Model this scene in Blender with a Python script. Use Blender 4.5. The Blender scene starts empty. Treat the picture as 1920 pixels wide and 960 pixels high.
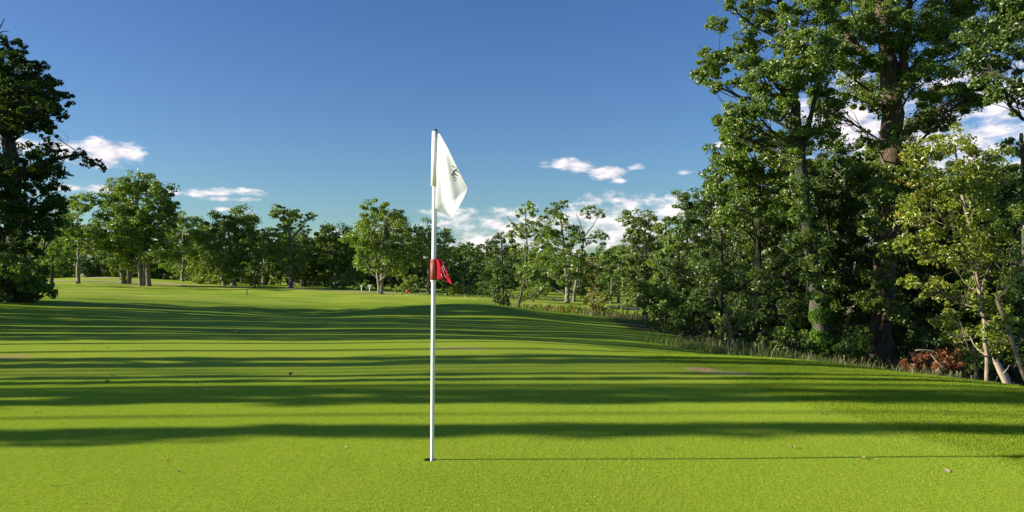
import bpy, bmesh, math, random
import numpy as np
from mathutils import Vector
R = math.radians
S = bpy.context.scene
C = S.collection
F = 1507.0; EYE = 1.35; CX = 960.0; HY = 515.0        # focal length in photo pixels, eye height, principal column, horizon row

# ------------------------------------------------------------------ camera
cam = bpy.data.cameras.new('camera'); camo = bpy.data.objects.new('camera', cam); C.objects.link(camo)
camo.location = (0, 0, EYE); camo.rotation_euler = (R(90), 0, 0)
cam.sensor_width = 36; cam.lens = F/1920*36; cam.shift_y = (HY-480)/1920
cam.clip_start = 0.05; cam.clip_end = 5000
S.camera = camo
S.render.resolution_x = 1024; S.render.resolution_y = 512
S.view_settings.view_transform = 'Standard'; S.view_settings.look = 'None'
S.view_settings.exposure = 1.0; S.view_settings.gamma = 1.0
S.render.engine = 'CYCLES'
S.cycles.max_bounces = 6; S.cycles.transparent_max_bounces = 4
S.cycles.diffuse_bounces = 4; S.cycles.transmission_bounces = 3

# ------------------------------------------------------------------ sun and sky
SUN_EL = 17.5; SH = (1.0, 0.10)                          # shadows run to the right and slightly away
sl = bpy.data.lights.new('sun', 'SUN'); sl.energy = 5.0; sl.angle = R(0.5); sl.color = (1.0, 0.93, 0.78)
so = bpy.data.objects.new('sun', sl); C.objects.link(so)
d = Vector((SH[0], SH[1], 0)).normalized()*math.cos(R(SUN_EL)); d.z = -math.sin(R(SUN_EL))
so.rotation_euler = d.to_track_quat('-Z', 'Y').to_euler()
so.location = (-30, -5, 20)
sun_az = math.atan2(-d.x, -d.y)                          # clockwise from +Y

W = bpy.data.worlds.new('World'); S.world = W; W.use_nodes = True
nt = W.node_tree; nt.nodes.clear()
def nd(t, typ, **kw):
    n = t.nodes.new(typ)
    for k, v in kw.items():
        if hasattr(n, k) and not k[0].isdigit(): setattr(n, k, v)
    return n
def mth(t, op, a, b=None, c=None, clamp=False):
    n = t.nodes.new('ShaderNodeMath'); n.operation = op; n.use_clamp = clamp
    for i, v in enumerate((a, b, c)):
        if v is None: continue
        if isinstance(v, (int, float)): n.inputs[i].default_value = v
        else: t.links.new(v, n.inputs[i])
    return n.outputs[0]
def mixc(t, f, a, b, blend='MIX'):
    n = t.nodes.new('ShaderNodeMix'); n.data_type = 'RGBA'; n.blend_type = blend
    for s, v in ((n.inputs[0], f), (n.inputs[6], a), (n.inputs[7], b)):
        if isinstance(v, (int, float)): s.default_value = v
        elif isinstance(v, (tuple, list)): s.default_value = (*v[:3], 1)
        else: t.links.new(v, s)
    return n.outputs[2]
sky = nd(nt, 'ShaderNodeTexSky'); sky.sky_type = 'NISHITA'; sky.sun_disc = False
sky.sun_elevation = R(SUN_EL); sky.sun_rotation = sun_az
sky.air_density = 1.0; sky.dust_density = 0.6; sky.ozone_density = 3.0
tc = nd(nt, 'ShaderNodeTexCoord'); sep = nd(nt, 'ShaderNodeSeparateXYZ')
nt.links.new(tc.outputs['Generated'], sep.inputs[0])
az = mth(nt, 'ARCTAN2', sep.outputs[0], sep.outputs[1]); el = mth(nt, 'ARCSINE', sep.outputs[2])
# clouds: each an ellipse of azimuth / elevation, ragged by noise
clouds = [(30,268,95,16),(110,280,55,14),(190,290,55,18),(150,353,70,6),(345,362,60,5),(395,360,62,6),(425,373,40,4),(440,394,30,4),
          (1068,311,40,10),(1138,325,26,9),(1195,313,14,5),(1285,323,16,4),(1160,340,14,4),(1370,270,22,5),(1390,205,14,4),
          (1010,420,190,22),(920,450,120,30),(880,470,80,30),(1230,405,110,32),(1290,400,60,24),(1190,440,150,45),(1330,430,90,40),
          (1640,235,130,60),(1850,250,150,80),(1760,330,200,60),(1620,400,150,60),(1245,392,60,26),(1215,425,110,36),(1160,455,90,26),(960,428,140,18),(880,455,60,24),(620,455,80,16),(420,450,140,12)]
cn = nd(nt, 'ShaderNodeTexNoise'); cn.inputs['Scale'].default_value = 14; cn.inputs['Detail'].default_value = 9; cn.inputs['Roughness'].default_value = 0.6
cv = nd(nt, 'ShaderNodeCombineXYZ')
nt.links.new(az, cv.inputs[0]); nt.links.new(mth(nt, 'MULTIPLY', el, 2.2), cv.inputs[1]); nt.links.new(cv.outputs[0], cn.inputs['Vector'])
cn2 = nd(nt, 'ShaderNodeTexNoise'); cn2.inputs['Scale'].default_value = 38; cn2.inputs['Detail'].default_value = 6; cn2.inputs['Roughness'].default_value = 0.55
nt.links.new(cv.outputs[0], cn2.inputs['Vector'])
mask = None
for (px, py, rx, ry) in clouds:
    a0 = math.atan((px-CX)/F); e0 = math.atan((HY-py)/F*math.cos(a0))
    ra = rx/F*math.cos(a0)**2*1.5; re = ry/F*math.cos(a0)*1.6
    u = mth(nt, 'MULTIPLY', mth(nt, 'SUBTRACT', az, a0), 1/ra); v = mth(nt, 'MULTIPLY', mth(nt, 'SUBTRACT', el, e0), 1/re)
    q = mth(nt, 'ADD', mth(nt, 'MULTIPLY', u, u), mth(nt, 'MULTIPLY', v, v))
    m = mth(nt, 'SUBTRACT', 1.0, q)
    mask = m if mask is None else mth(nt, 'MAXIMUM', mask, m)
# low bank of cloud all round the horizon outside the view too
lowb = mth(nt, 'SUBTRACT', mth(nt, 'MULTIPLY', cn.outputs[0], 2.2), mth(nt, 'ADD', mth(nt, 'MULTIPLY', mth(nt, 'ABSOLUTE', mth(nt, 'SUBTRACT', el, 0.07)), 14.0), 0.95))
side = mth(nt, 'GREATER_THAN', mth(nt, 'ABSOLUTE', az), 0.72)
mask = mth(nt, 'MAXIMUM', mask, mth(nt, 'SUBTRACT', mth(nt, 'MULTIPLY', side, mth(nt, 'ADD', lowb, 5.0)), 5.0))
mask = mth(nt, 'MAXIMUM', mask, -4.0)
dens = mth(nt, 'ADD', mask, mth(nt, 'MULTIPLY', mth(nt, 'SUBTRACT', mth(nt, 'ADD', mth(nt,'MULTIPLY',cn.outputs[0],0.6), mth(nt,'MULTIPLY',cn2.outputs[0],0.4)), 0.5), 8.0))
mr = nd(nt, 'ShaderNodeMapRange'); mr.interpolation_type = 'SMOOTHSTEP'
nt.links.new(dens, mr.inputs[0]); mr.inputs[1].default_value = 0.0; mr.inputs[2].default_value = 1.4
cfac = mth(nt, 'MULTIPLY', mr.outputs[0], 0.93)
lo = nd(nt, 'ShaderNodeMapRange'); nt.links.new(cn2.outputs[0], lo.inputs[0]); lo.inputs[1].default_value = 0.3; lo.inputs[2].default_value = 0.7
ccol = mixc(nt, lo.outputs[0], (5.6, 5.4, 6.1), (10.0, 9.1, 8.8))
hs = nd(nt, 'ShaderNodeHueSaturation'); hs.inputs['Hue'].default_value = 0.52; hs.inputs['Saturation'].default_value = 1.14; hs.inputs['Value'].default_value = 1.25
nt.links.new(sky.outputs[0], hs.inputs['Color'])
skyc = mixc(nt, cfac, mixc(nt, 1.0, hs.outputs[0], (0.61, 0.78, 0.84), 'MULTIPLY'), ccol)
bg = nd(nt, 'ShaderNodeBackground'); bg.inputs[1].default_value = 0.066
out = nd(nt, 'ShaderNodeOutputWorld')
nt.links.new(skyc, bg.inputs[0]); nt.links.new(bg.outputs[0], out.inputs[0])

# ------------------------------------------------------------------ helpers
def P(px, py, Y): return np.array([(px-CX)/F*Y, Y, EYE-(py-HY)*Y/F])
def tag(o, label=None, cat=None, group=None, kind=None):
    for k, v in (('label', label), ('category', cat), ('group', group), ('kind', kind)):
        if v: o[k] = v
    return o
def link(name, me, mat=None, parent=None, loc=None):
    o = bpy.data.objects.new(name, me); C.objects.link(o)
    if mat and me and not me.materials: me.materials.append(mat)
    if parent: o.parent = parent
    if loc is not None: o.location = tuple(loc)
    return o
def empty(name, loc, label, cat, group=None):
    o = bpy.data.objects.new(name, None); C.objects.link(o); o.location = tuple(loc); o.empty_display_size = 0.3
    return tag(o, label, cat, group)
def mesh_np(name, V, Fc, smooth=False):
    """V (n,3), Fc (m,k) with a constant number of corners"""
    me = bpy.data.meshes.new(name); V = np.asarray(V, dtype=np.float32); Fc = np.asarray(Fc, dtype=np.int32)
    me.vertices.add(len(V)); me.vertices.foreach_set('co', V.ravel())
    k = Fc.shape[1]; me.loops.add(Fc.size); me.loops.foreach_set('vertex_index', Fc.ravel())
    me.polygons.add(len(Fc)); me.polygons.foreach_set('loop_start', np.arange(0, Fc.size, k, dtype=np.int32))
    me.polygons.foreach_set('loop_total', np.full(len(Fc), k, dtype=np.int32))
    me.polygons.foreach_set('use_smooth', np.full(len(Fc), smooth))
    me.update(calc_edges=True); return me
def unit(a): return a/np.maximum(np.linalg.norm(a, axis=-1, keepdims=True), 1e-9)

class Tubes:
    def __init__(s): s.V = []; s.Fc = []; s.n = 0
    def add(s, pts, rad, sides=6, wob=0.0, rg=None, cap=False):
        pts = np.asarray(pts, float); rad = np.asarray(rad, float); n = len(pts)
        t = np.gradient(pts, axis=0); t = unit(t)
        ref = np.array([0.31, 0.95, 0.05]) if abs(t[:, 2]).mean() > 0.5 else np.array([0.02, 0.05, 1.0])
        a = unit(np.cross(t, ref)); b = np.cross(t, a)
        th = np.linspace(0, 2*math.pi, sides, endpoint=False)
        rr = rad[:, None]*np.ones((1, sides))
        if wob and rg is not None: rr = rr*(1+wob*rg.standard_normal((1, sides))+0.5*wob*rg.standard_normal((n, sides)))
        ring = pts[:, None, :]+rr[..., None]*(np.cos(th)[None, :, None]*a[:, None, :]+np.sin(th)[None, :, None]*b[:, None, :])
        s.V.append(ring.reshape(-1, 3))
        i = np.arange(n-1)[:, None]*sides; j = np.arange(sides)[None, :]; j2 = (j+1) % sides
        f = np.stack([i+j, i+j2, i+sides+j2, i+sides+j], -1).reshape(-1, 4)+s.n
        s.Fc.append(f); s.n += n*sides
        if cap:
            c = np.arange(sides)
            for base, rev in ((0, True), ((n-1)*sides, False)):
                if sides % 2 == 0:
                    q = [[base, base+k, base+k+1, base+k+2] for k in range(1, sides-2, 2)]
                    q = np.array(q)
                    if rev: q = q[:, ::-1]
                    s.Fc.append(q+s.n-n*sides)
    def mesh(s, name, smooth=True): return mesh_np(name, np.concatenate(s.V), np.concatenate(s.Fc), smooth)

def leaf_quads(Cn, Nn, L, rg, wr=0.5, up=None):
    """folded rhombic leaves"""
    n = len(Cn); rnd = rg.standard_normal((n, 3))
    t = unit(np.cross(Nn, rnd)); b = np.cross(Nn, t); L = np.broadcast_to(L, (n,))[:, None]
    fold = 0.16*L*Nn
    V = np.stack([Cn-t*L*0.5, Cn+b*L*wr*0.5+fold+t*L*0.06, Cn+t*L*0.5-fold*0.5, Cn-b*L*wr*0.5+fold+t*L*0.06], 1).reshape(-1, 3)
    return V, np.arange(4*n).reshape(-1, 4)

COVER = 3.2
def fill_lobes(lobes, leaf, cover, rg, flat=0.8, sub=7, wr=0.55, airy=0.0):
    """lobes: (n,4) centre+radius. returns leaf centres, normals, sub-clump centres"""
    Cs, Ns, subs = [], [], []
    for (x, y, z, r) in lobes:
        ns = max(3, int(sub*(0.8+0.4*rg.random())))
        dirs = unit(rg.standard_normal((ns, 3))); rr = r*(0.35+0.65*rg.random(ns)**0.7)
        sc = np.array([x, y, z])+dirs*rr[:, None]*np.array([1, 1, flat])
        sr = r*(0.12+0.36*rg.random(ns)**1.4)*(7/max(sub,7))**0.33*1.15
        N = int(COVER*cover*(r/leaf)**2/(wr*0.5)*math.pi)
        k = rg.integers(0, ns, N)
        dd = unit(rg.standard_normal((N, 3)))
        dist = sr[k]*(0.35+0.75*rg.random(N)**0.6)
        if airy: dist *= 1+airy*np.abs(rg.standard_normal(N))
        c = sc[k]+dd*dist[:, None]*np.array([1, 1, 0.62])
        no = unit(0.55*dd+0.5*unit(c-np.array([x, y, z-0.3*r]))+np.array([0, 0, 0.45])+1.0*rg.standard_normal((N, 3)))
        Cs.append(c); Ns.append(no); subs.append((np.array([x, y, z]), sc, r))
    return np.concatenate(Cs), np.concatenate(Ns), subs

def curve(p0, p1, n, rg, bend=0.12):
    t = np.linspace(0, 1, n)[:, None]; L = np.linalg.norm(p1-p0)
    off = rg.standard_normal(3)*bend*L; off2 = rg.standard_normal(3)*bend*0.5*L
    return p0+(p1-p0)*t+off*np.sin(math.pi*t)+off2*np.sin(2*math.pi*t)

def grow(trunks, lobes, leaf, cover, seed, twig=True, thick=0.75, sub=10, airy=0.0, wr=0.55, flat=0.8, sides=10):
    """local-coordinate meshes for a tree: trunk with limbs, crown"""
    rg = np.random.default_rng(seed); T = Tubes(); allp = []
    for tr in trunks:
        tr = np.asarray(tr, float)
        n = max(6, len(tr)*4); s = np.linspace(0, len(tr)-1, n); base = np.arange(len(tr))
        pts = np.stack([np.interp(s, base, tr[:, i]) for i in range(3)], 1); rad = np.interp(s, base, tr[:, 3])
        pts[1:-1, :2] += rg.standard_normal((n-2, 2))*rad[1:-1, None]*0.16
        T.add(pts, rad, sides, 0.07, rg); allp.append(np.c_[pts, rad])
    allp = np.concatenate(allp)
    Cn, Nn, subs = fill_lobes(lobes, leaf, cover, rg, sub=sub, airy=airy, wr=wr, flat=flat)
    if twig:
        for c0, sc, r in subs:
            # leave the trunk lower than the lobe, at the nearest suitable height
            dz = c0[2]-allp[:, 2]; hd = np.linalg.norm(allp[:, :2]-c0[:2], axis=1)
            cost = np.abs(dz-0.55*hd)+0.35*hd+0.0
            i = int(np.argmin(cost)); p0 = allp[i, :3]; r0 = min(allp[i, 3]*0.55, 0.02+0.022*np.linalg.norm(c0-p0))*thick
            cp = curve(p0, c0, 7, rg, 0.07); T.add(cp, np.linspace(r0, r0*0.4, 7), 5)
            for q in sc:
                T.add(curve(cp[rg.integers(3, 7)], q, 4, rg, 0.1), np.linspace(r0*0.35, r0*0.1, 4), 3)
    V, Q = leaf_quads(Cn, Nn, leaf*(0.5+0.85*rg.random(len(Cn))), rg, wr)
    return T.mesh('trunk'), mesh_np('crown', V, Q)

# ------------------------------------------------------------------ materials
def newmat(name):
    m = bpy.data.materials.new(name); m.use_nodes = True; t = m.node_tree; t.nodes.clear()
    o = t.nodes.new('ShaderNodeOutputMaterial'); return m, t, o
def noise(t, vec, scale, detail=4, rough=0.55):
    n = t.nodes.new('ShaderNodeTexNoise'); n.inputs['Scale'].default_value = scale; n.inputs['Detail'].default_value = detail; n.inputs['Roughness'].default_value = rough
    if vec is not None: t.links.new(vec, n.inputs['Vector'])
    return n.outputs[0]
def ramp01(t, v, a, b):
    n = t.nodes.new('ShaderNodeMapRange'); n.interpolation_type = 'SMOOTHSTEP'; t.links.new(v, n.inputs[0])
    n.inputs[1].default_value = a; n.inputs[2].default_value = b; return n.outputs[0]
def leafmat(name, dark, light, odd=None, oddamt=0.04, trans=0.38, gloss=0.065):
    m, t, o = newmat(name)
    g = t.nodes.new('ShaderNodeNewGeometry'); ti = t.nodes.new('ShaderNodeTexCoord')
    f = mth(t, 'ADD', mth(t, 'MULTIPLY', g.outputs['Random Per Island'], 0.6), mth(t, 'MULTIPLY', noise(t, ti.outputs['Object'], 0.8, 3), 0.55), clamp=True)
    col = mixc(t, f, dark, light)
    if odd:
        r2 = mth(t, 'FRACT', mth(t, 'MULTIPLY', g.outputs['Random Per Island'], 37.7))
        pm = ramp01(t, noise(t, ti.outputs['Object'], 0.6, 2), 0.5, 0.62)
        col = mixc(t, mth(t, 'MULTIPLY', mth(t, 'LESS_THAN', r2, oddamt*4), pm), col, odd)
    df = t.nodes.new('ShaderNodeBsdfDiffuse'); tl = t.nodes.new('ShaderNodeBsdfTranslucent'); gl = t.nodes.new('ShaderNodeBsdfGlossy')
    gl.inputs['Roughness'].default_value = 0.46; gl.inputs['Color'].default_value = (0.9, 0.95, 0.9, 1)
    tcn = mixc(t, 1.0, col, (1.25, 1.3, 0.5), 'MULTIPLY')
    t.links.new(col, df.inputs[0]); t.links.new(tcn, tl.inputs[0])
    m1 = t.nodes.new('ShaderNodeMixShader'); m1.inputs[0].default_value = trans; t.links.new(df.outputs[0], m1.inputs[1]); t.links.new(tl.outputs[0], m1.inputs[2])
    m2 = t.nodes.new('ShaderNodeMixShader'); m2.inputs[0].default_value = gloss; t.links.new(m1.outputs[0], m2.inputs[1]); t.links.new(gl.outputs[0], m2.inputs[2])
    t.links.new(m2.outputs[0], o.inputs[0]); return m
M = {}
M['oak'] = leafmat('oak_leaves', (0.060, 0.115, 0.010), (0.21, 0.30, 0.026), (0.22, 0.20, 0.04), 0.02)
M['green'] = leafmat('green_leaves', (0.085, 0.150, 0.012), (0.27, 0.36, 0.035))
M['shadeoak'] = leafmat('shaded_oak_leaves', (0.022, 0.048, 0.006), (0.08, 0.13, 0.012), None, 0, 0.3, 0.03)  # left oak's backlit shade is put into this darker leaf colour
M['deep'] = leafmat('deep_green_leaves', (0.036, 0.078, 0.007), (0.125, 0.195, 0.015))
M['yellow'] = leafmat('yellow_green_leaves', (0.12, 0.18, 0.008), (0.31, 0.36, 0.015), (0.38, 0.20, 0.04), 0.04, 0.4)
M['gold'] = leafmat('golden_leaves', (0.17, 0.18, 0.02), (0.42, 0.38, 0.06), (0.35, 0.22, 0.06), 0.05, 0.4)
M['pale'] = leafmat('pale_leaves', (0.09, 0.14, 0.03), (0.25, 0.31, 0.08), None, 0, 0.38, 0.05)
M['ivy'] = leafmat('ivy_leaves', (0.05, 0.11, 0.012), (0.15, 0.25, 0.03), None, 0, 0.35, 0.01)
M['bracken'] = leafmat('bracken_fronds', (0.11, 0.038, 0.012), (0.34, 0.13, 0.045), None, 0, 0.25, 0.03)
M['straw'] = leafmat('straw_grass', (0.10, 0.12, 0.03), (0.34, 0.31, 0.16), None, 0, 0.35, 0.03)
M['rough'] = leafmat('rough_grass', (0.04, 0.08, 0.012), (0.13, 0.19, 0.025), (0.25, 0.2, 0.08), 0.08, 0.35, 0.03)
M['reed'] = leafmat('reed_leaves', (0.06, 0.11, 0.01), (0.20, 0.24, 0.03), (0.34, 0.19, 0.06), 0.1, 0.35, 0.03)
def barkmat(name, a, b, sc=9):
    m, t, o = newmat(name); ti = t.nodes.new('ShaderNodeTexCoord'); mp = t.nodes.new('ShaderNodeMapping'); mp.inputs['Scale'].default_value = (1, 1, 0.22)
    t.links.new(ti.outputs['Object'], mp.inputs[0]); n = noise(t, mp.outputs[0], sc, 6, 0.65); n2 = noise(t, ti.outputs['Object'], 1.3, 3)
    p = t.nodes.new('ShaderNodeBsdfPrincipled'); p.inputs['Roughness'].default_value = 0.9
    c = mixc(t, ramp01(t, n, 0.35, 0.65), a, b); c = mixc(t, mth(t, 'MULTIPLY', n2, 0.4), c, (0.07, 0.09, 0.045)); t.links.new(c, p.inputs[0])
    bp = t.nodes.new('ShaderNodeBump'); bp.inputs['Strength'].default_value = 0.8; bp.inputs['Distance'].default_value = 0.04; t.links.new(n, bp.inputs['Height']); t.links.new(bp.outputs[0], p.inputs['Normal'])
    t.links.new(p.outputs[0], o.inputs[0]); return m
M['bark'] = barkmat('oak_bark', (0.03, 0.024, 0.018), (0.10, 0.08, 0.06))
M['bark_red'] = barkmat('brown_bark', (0.045, 0.027, 0.018), (0.17, 0.10, 0.065))
M['bark_pale'] = barkmat('pale_bark', (0.16, 0.115, 0.07), (0.42, 0.33, 0.22), 14)
M['bark_grey'] = barkmat('grey_bark', (0.10, 0.085, 0.065), (0.32, 0.27, 0.21))
def plain(name, col, rough=0.5, var=0.15, sc=20, metallic=0, bump=0.0):
    m, t, o = newmat(name); ti = t.nodes.new('ShaderNodeTexCoord'); n = noise(t, ti.outputs['Object'], sc, 4)
    p = t.nodes.new('ShaderNodeBsdfPrincipled'); p.inputs['Roughness'].default_value = rough; p.inputs['Metallic'].default_value = metallic
    c = mixc(t, n, tuple(x*(1-var) for x in col), tuple(min(1, x*(1+var)) for x in col)); t.links.new(c, p.inputs[0])
    if bump:
        bp = t.nodes.new('ShaderNodeBump'); bp.inputs['Strength'].default_value = bump; bp.inputs['Distance'].default_value = 0.01; t.links.new(n, bp.inputs['Height']); t.links.new(bp.outputs[0], p.inputs['Normal'])
    t.links.new(p.outputs[0], o.inputs[0]); return m
M['white'] = plain('white_paint', (0.80, 0.80, 0.78), 0.3, 0.03)
M['black'] = plain('black_plastic', (0.02, 0.02, 0.02), 0.4)
M['ink'] = plain('dark_ink', (0.03, 0.035, 0.05), 0.8)
M['redtape'] = plain('red_brown_band', (0.30, 0.075, 0.045), 0.6)
M['soil'] = plain('hole_soil', (0.035, 0.022, 0.012), 0.95, 0.4, 60)
M['dryleaf'] = plain('dry_leaf', (0.33, 0.19, 0.10), 0.8, 0.4, 40)
M['paleleaf'] = plain('pale_dry_leaf', (0.55, 0.45, 0.28), 0.8, 0.3, 40)
M['redpaint'] = plain('red_paint', (0.55, 0.06, 0.03), 0.5)
M['wood'] = plain('weathered_wood', (0.12, 0.10, 0.07), 0.85, 0.3, 30)
M['darkwood'] = plain('dark_stained_wood', (0.03, 0.03, 0.022), 0.8, 0.3, 30)
M['deadwood'] = plain('dead_pale_wood', (0.45, 0.36, 0.26), 0.85, 0.3, 30, 0, 0.5)
def clothmat(name, col, trans):
    m, t, o = newmat(name); df = t.nodes.new('ShaderNodeBsdfDiffuse'); tl = t.nodes.new('ShaderNodeBsdfTranslucent')
    ti = t.nodes.new('ShaderNodeTexCoord'); n = noise(t, ti.outputs['Object'], 60, 3)
    c = mixc(t, n, tuple(x*0.93 for x in col), col); t.links.new(c, df.inputs[0]); t.links.new(c, tl.inputs[0])
    mx = t.nodes.new('ShaderNodeMixShader'); mx.inputs[0].default_value = trans
    t.links.new(df.outputs[0], mx.inputs[1]); t.links.new(tl.outputs[0], mx.inputs[2]); t.links.new(mx.outputs[0], o.inputs[0]); return m
M['flag'] = clothmat('white_nylon', (0.92, 0.92, 0.93), 0.45)
M['redflag'] = clothmat('red_nylon', (0.45, 0.02, 0.035), 0.3)

# ------------------------------------------------------------------ terrain height
ctl = []   # (px, py, depth) seen heights and (X, Y, z) absolute ones
def cz(X, Y, z): ctl.append((X, Y, z))
def cp_(px, py, Y): p = P(px, py, Y); ctl.append(tuple(p))
for X in (-60, -30, -12, -5, 0, 2.5): cz(X, 0, 0.03 if X < -1 else 0.0); cz(X, -15, 0.0)
cz(6, 0, -0.05); cz(12, 0, -0.7); cz(30, 0, -1.5); cz(20, -15, -1)
cz(-4, 5.8, 0.03); cz(-0.59, 5.83, 0.0); cz(1.5, 5.9, -0.03); cz(3.9, 6.2, -0.07)
cz(-5, 8, 0.03); cz(0, 8, 0.0); cz(3, 8.3, -0.05); cz(5.2, 8, -0.14)
cz(-7, 11, 0.04); cz(-3, 11, 0.02); cz(1, 11, 0.0); cz(4, 11, -0.05); cz(7.0, 11, -0.20)
cp_(1650, 695, 13); cp_(1500, 677, 14.2); cp_(1240, 658, 16); cz(0, 15.5, 0.03); cz(-5, 15.5, 0.05); cz(-10, 15.5, 0.08); cz(-30, 15, 0.15); cz(-60, 20, 0.3)
cz(10, 12.5, -1.0); cz(9, 18, -1.35); cz(13, 25, -1.9); cz(6, 22, -0.75); cz(20, 25, -2.2); cz(20, 12, -1.7); cz(12, 40, -2.1); cz(30, 45, -2.2)
cp_(0, 612, 21); cp_(480, 620, 21); cp_(900, 624, 21); cp_(1200, 632, 23)
cp_(0, 585, 30); cp_(480, 600, 29); cp_(800, 604, 31); cp_(1100, 616, 31); cp_(1230, 622, 31)
cp_(0, 562, 45); cp_(300, 575, 42); cp_(600, 590, 42); cp_(780, 588, 41); cp_(930, 571, 47); cp_(870, 566, 49); cp_(1000, 585, 46); cp_(1100, 600, 46); cp_(1200, 602, 46)
cz(-40, 45, 0.2); cz(-60, 60, 0.3)
cp_(110, 549, 60); cp_(420, 560, 58); cp_(640, 572, 56); cp_(800, 572, 58); cp_(1000, 584, 62); cp_(1100, 591, 62); cp_(1200, 590, 62)
cp_(900, 560, 78); cp_(1150, 574, 80); cp_(760, 557, 78); cp_(1010, 573, 76)
cp_(145, 531, 105); cp_(100, 540, 80); cp_(270, 536, 105); cp_(460, 552, 80); cp_(560, 543, 100); cp_(715, 551, 90); cp_(860, 553, 95); cp_(1060, 561, 108); cp_(1200, 563, 110)
cp_(0, 528, 150); cp_(500, 533, 150); cp_(900, 545, 150); cp_(1200, 552, 150); cp_(1700, 552, 150)
for X in (-200, 0, 200): cz(X, 260, -2); cz(X, 500, -1.5)
cp_(190, 519, 128); cp_(60, 524, 128); cp_(330, 526, 128); cz(-120, 100, -0.3); cz(120, 100, -2.5)
ctl = np.array(ctl)
def uv(X, Y):
    Yc = np.maximum(Y, -15.)
    return np.stack([np.arctan2(X, Yc+22)*3.2, np.log(Yc+22)*2.6], -1)
cu = uv(ctl[:, 0], ctl[:, 1])
def tps(r2): return np.where(r2 > 1e-12, r2*np.log(np.maximum(r2, 1e-12)), 0)
n_ = len(ctl); A_ = tps(((cu[:, None]-cu[None])**2).sum(-1))+np.eye(n_)*2e-3
Pm = np.c_[np.ones(n_), cu]; K_ = np.zeros((n_+3, n_+3)); K_[:n_, :n_] = A_; K_[:n_, n_:] = Pm; K_[n_:, :n_] = Pm.T
wt = np.linalg.solve(K_, np.r_[ctl[:, 2], 0, 0, 0])
def ground(X, Y):
    X = np.asarray(X, float); Y = np.asarray(Y, float); sh = X.shape; q = uv(X.ravel(), Y.ravel()); o = np.empty(len(q))
    for i in range(0, len(q), 4000):
        r2 = ((q[i:i+4000, None]-cu[None])**2).sum(-1); o[i:i+4000] = tps(r2)@wt[:n_]+wt[n_]+q[i:i+4000]@wt[n_+1:]
    x, y = X.ravel(), Y.ravel(); amp = np.clip((y-9)/25, 0, 1)
    o += amp*(0.035*np.sin(x*0.45+0.3*y)*np.sin(y*0.37-0.2*x)+0.03*np.sin(x*0.9+1.3)*np.sin(y*0.21+x*0.1))
    o += 0.006*np.sin(x*0.9+0.5*y)+0.004*np.sin(y*1.3-x*0.7)
    return np.clip(o, -4, 3).reshape(sh)
def gz(X, Y): return float(ground(np.array([X]), np.array([Y]))[0])

HX, HYY = -0.589, 5.83
def lines(lo, hi, mid, fine, fine_half, grow_):
    a = [mid+fine*k for k in range(-int(fine_half/fine), int(fine_half/fine)+1)]
    s = fine; x = a[-1]
    while x < hi: s = min(s*grow_, 25); x += s; a.append(x)
    s = fine; x = a[0]; b = []
    while x > lo: s = min(s*grow_, 25); x -= s; b.append(x)
    return np.array(b[::-1]+a)
xs = lines(-900, 900, HX, 0.04, 0.16, 1.12); ys = lines(-60, 2500, HYY, 0.04, 0.16, 1.10)
# cap spacing near the view
def refine(a, lim):
    o = [a[0]]
    for p, q in zip(a[:-1], a[1:]):
        m = lim((p+q)/2); k = max(1, int(math.ceil((q-p)/m))); o += [p+(q-p)*(i+1)/k for i in range(k)]
    return np.array(o)
xs = refine(xs, lambda v: 0.6 if abs(v) < 30 else (2 if abs(v) < 80 else 40)); ys = refine(ys, lambda v: 0.4 if -2 < v < 50 else (1.0 if 0 < v < 130 else 40))
GX, GY = np.meshgrid(xs, ys); GZ = ground(GX, GY); nx = len(xs)
V = np.stack([GX, GY, GZ], -1).reshape(-1, 3)
ii, jj = np.meshgrid(np.arange(len(ys)-1), np.arange(nx-1), indexing='ij'); b0 = (ii*nx+jj).ravel()
FQ = np.stack([b0, b0+1, b0+nx+1, b0+nx], -1)
cxs = (xs[:-1]+xs[1:])/2; cys = (ys[:-1]+ys[1:])/2
inside = ((np.abs(cxs[jj]-HX) < 0.119) & (np.abs(cys[ii]-HYY) < 0.119)).ravel()
# cut a square round the hole and close it with a ring that leaves the round mouth open
iy = [i for i, v in enumerate(ys) if abs(v-HYY) < 0.1205]; ix = [i for i, v in enumerate(xs) if abs(v-HX) < 0.1205]
FQ = FQ[~inside]
loop = [iy[0]*nx+j for j in ix[:-1]]+[i*nx+ix[-1] for i in iy[:-1]]+[iy[-1]*nx+j for j in ix[:0:-1]]+[i*nx+ix[0] for i in iy[:0:-1]]
CUPR = 0.054; cen = np.array([HX, HYY]); circ = []
for vi in loop:
    a = V[vi, :2]-cen; a = a/np.linalg.norm(a)*CUPR; p = cen+a; circ.append([p[0], p[1], gz(*p)])
n0 = len(V); V = np.concatenate([V, np.array(circ)]); nl = len(loop)
ring = np.array([[loop[k], loop[(k+1) % nl], n0+(k+1) % nl, n0+k] for k in range(nl)])
FQ = np.concatenate([FQ, ring])
gm, t, o = newmat('mown_grass')
geo = t.nodes.new('ShaderNodeNewGeometry'); pos = geo.outputs['Position']; sp = t.nodes.new('ShaderNodeSeparateXYZ'); t.links.new(pos, sp.inputs[0])
X_, Y_ = sp.outputs[0], sp.outputs[1]
fl = t.nodes.new('ShaderNodeCombineXYZ'); t.links.new(X_, fl.inputs[0]); t.links.new(Y_, fl.inputs[1]); fv = fl.outputs[0]
n_fine = noise(t, fv, 75, 4, 0.75); n_mid = noise(t, fv, 22, 4, 0.6); n_big = noise(t, fv, 1.1, 5, 0.6); n_huge = noise(t, fv, 0.12, 4)
green = mixc(t, ramp01(t, n_mid, 0.3, 0.7), (0.22, 0.32, 0.014), (0.40, 0.51, 0.034))
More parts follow.
